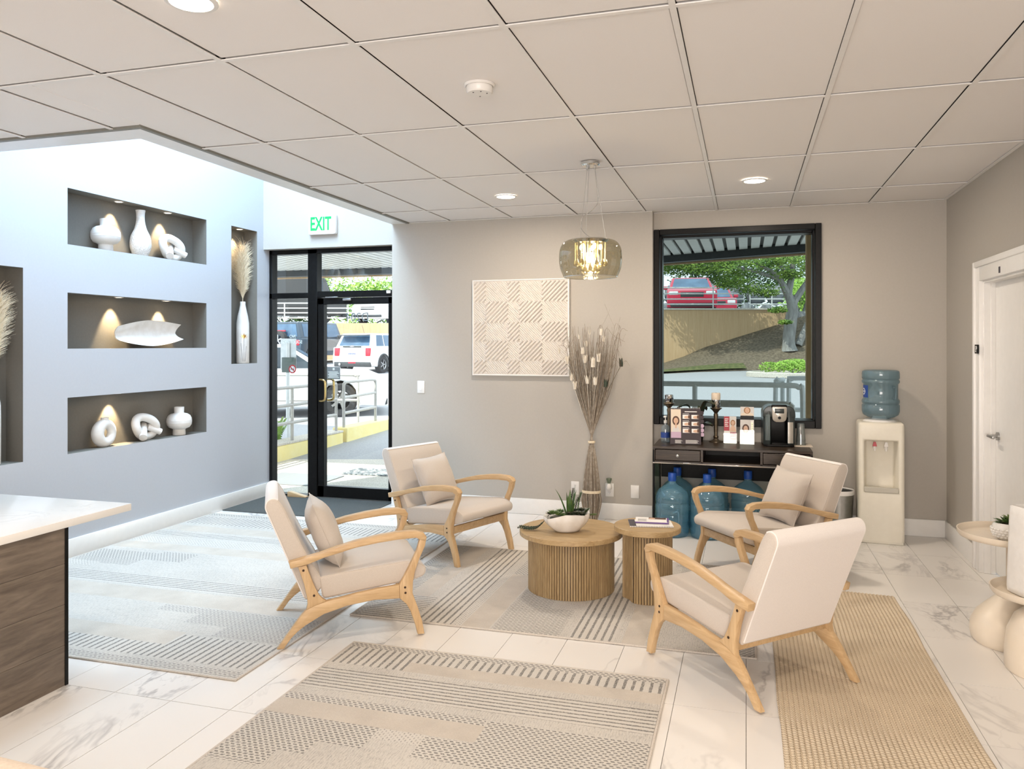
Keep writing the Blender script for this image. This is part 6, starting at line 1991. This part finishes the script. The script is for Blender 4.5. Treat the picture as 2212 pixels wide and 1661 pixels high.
for s in (-1, 1):
    for cx in (-1.95+.724, 1.95-.76):
        tube(bm, [(cx+.36*cos(q), s*.868, .32+.37*sin(q)) for q in [pi*i/10 for i in range(11)]], .03, 6)
finish('arch_trim', bm, m_trimb, hb)
bm = newbm(); cyl(bm, (-1.2, 0, 1.43), (-1.35, 0, 1.75), .006, seg=6); finish('aerial', bm, m_trimb, hb)

jp = car('offroad_car', 'tall blue-black off-road car with rear spare wheel parked beside the hatchback', 'car', place(-9.7, 33.2, a, 4.3, ground(-9, 33)-.03), head(a), 4.3, 1.86, 1.86, m_pdk, 1.14, 1.10, -2.08, -2.02, .62, .78, .40, m_cglassb, .42, .03, False, (.30, .62), (.85, 1.08), boxy=.03)
sw = wheel(jp, -2.27, .0, .39, .24, 1, 'spare_wheel'); sw.location = (-2.28, .12, 1.08); sw.rotation_euler = (0, -pi/2, 0)
bm = newbm(); box(bm, (-.95, -.945, .62), (1.0, -.93, 1.12), .02, 1); box(bm, (-.95, .93, .62), (1.0, .945, 1.12), .02, 1); finish('door_skin', bm, m_pgr, jp)
bm = newbm(); box(bm, (-2.2, -.12, 1.44), (-2.12, .36, 1.50), .01, 1); finish('brake_lamp', bm, m_tail, jp)

a2 = radians(78)
car('white_sedan', 'white sedan close behind the kerb railing beyond the sidelight', 'car', place(-7.15, 15.35, a2, 4.6, ground(-6, 16)-.05), head(a2), 4.6, 1.82, 1.42, m_pw, .90, .86, -1.75, -1.0, .35, 1.25, .33, m_cglass, .20, .06, True, (.48,), (.62, .85))
rc = car('red_sedan', 'red car facing us on top of the tan retaining wall', 'car', F(7.1, 31.2, 2.74), head(radians(191)), 4.6, 1.82, 1.46, m_pred, .92, .92, -1.9, -1.1, .30, 1.22, .33, m_cglassb, .20)
car('red_sedan', 'second red car half hidden behind the first one on the retaining wall', 'car', F(9.35, 36.5, 2.74), head(radians(191)), 4.6, 1.82, 1.46, m_pred, .92, .88, -1.9, -1.1, .30, 1.22, .33, m_cglassb, .20)
a3 = radians(84)
car('white_pickup', 'white pickup on the upper lot above the hatchback', 'car', F(-6.9, 44.6, 2.62), head(radians(200)), 5.2, 1.95, 1.85, m_pw, 1.12, 1.15, -.6, -.4, .7, 1.15, .40, m_cglass, .40, .03, False, (.5,), (.8, 1.1), boxy=.03)
car('white_suv', 'white car at the right end of the upper lot beyond the door', 'car', F(-4.5, 44.6, 2.62), head(radians(200)), 4.5, 1.9, 1.75, m_pw, 1.05, 1.08, -2.0, -1.7, .5, 1.1, .38, m_cglass, .30)
# delivery van
vh = head(radians(72))
t = thing('delivery_van', 'dark brown delivery van with a gold shield emblem on the upper lot', 'van', F(-12.4, 41.2, 2.62), vh)
bm = newbm(); prism(bm, roundpoly([(-3.6, .45), (2.9, .45), (3.5, .55), (3.55, 1.25), (2.75, 1.45), (2.35, 2.55), (2.2, 2.65), (-3.6, 2.65)], [.05, .05, .1, .15, .1, .1, .1, .08], 4), -1.05, 1.05, 'Y', .05, 2, capbevel=True); finish('body', bm, m_pbr, t, 35)
bm = newbm()
for s in (-1, 1):
    q = [Vector((2.76, s*.05, 1.50)), Vector((2.76, s*.92, 1.50)), Vector((2.42, s*.88, 2.42)), Vector((2.42, s*.05, 2.42))]
    q = [p+Vector((.03, 0, .01)) for p in q]
    quad(bm, q if s > 0 else q[::-1])
finish('windshield', bm, m_cglassb, t, smooth=0)
for s in (-1, 1):
    for x in (-2.3, 2.3): wheel(t, x, s*.92, .42, .25, s)
    bm = newbm(); box(bm, (1.55, s*1.052-.006, 1.45), (2.3, s*1.052+.006, 2.3), .01, 1); finish('side_window', bm, m_cglass, t)
    sh = [(-.30, .42), (.30, .42), (.30, .05), (.22, -.22), (0, -.42), (-.22, -.22), (-.30, .05)]
    bm = newbm(); prism(bm, [(x-.9, z+1.52) for x, z in sh], s*1.052-.004, s*1.052+.004, 'Y'); em = finish('shield_emblem', bm, m_gold, t, smooth=0)
    bm = newbm(); prism(bm, [(x*.86-.9, z*.86-.02+1.52) for x, z in [(-.30, .12), (.30, .12), (.30, .05), (.22, -.22), (0, -.42), (-.22, -.22), (-.30, .05)]], s*1.058-.004, s*1.058+.004, 'Y'); finish('emblem_field', bm, m_pbr, em, smooth=0)
    text('emblem_letters', 'ups', .26, m_gold, em, (T(-.9, s*1.066, 1.50) @ (RZ(pi) if s > 0 else Matrix()) @ RX(pi/2)), .001, font_bold=.006)
bm = newbm(); box(bm, (3.3, -1.0, .42), (3.62, 1.0, .62), .04, 2); finish('bumper', bm, m_trimb, t)
for s in (-1, 1):
    bm = newbm(); cyl(bm, (3.5, s*.78, .95), (3.56, s*.78, .95), .10, seg=14); finish('head_lamp', bm, m_lampc, t)
t = thing('outdoor_mat', 'patterned grey mat on the concrete walkway outside the door', 'doormat', (-4.25, 8.62, .001), radians(3))
bm = newbm(); box(bm, (-.40, -.22, 0), (.55, .22, .012), .003, 1); finish('pile', bm, M('patterned_outdoor_mat', (.10, .12, .13), .9).speckle((.40, .42, .42), 22, .2, lo=.46, hi=.54), t)
t = thing('outdoor_mat', 'plain worn grey mat outside the sidelight', 'doormat', (-4.95, 7.92, .001))
bm = newbm(); box(bm, (-.42, -.34, 0), (.42, .34, .010), .003, 1); finish('pile', bm, M('worn_outdoor_mat', (.26, .27, .27), .95).speckle((.36, .37, .37), 200, .2), t)
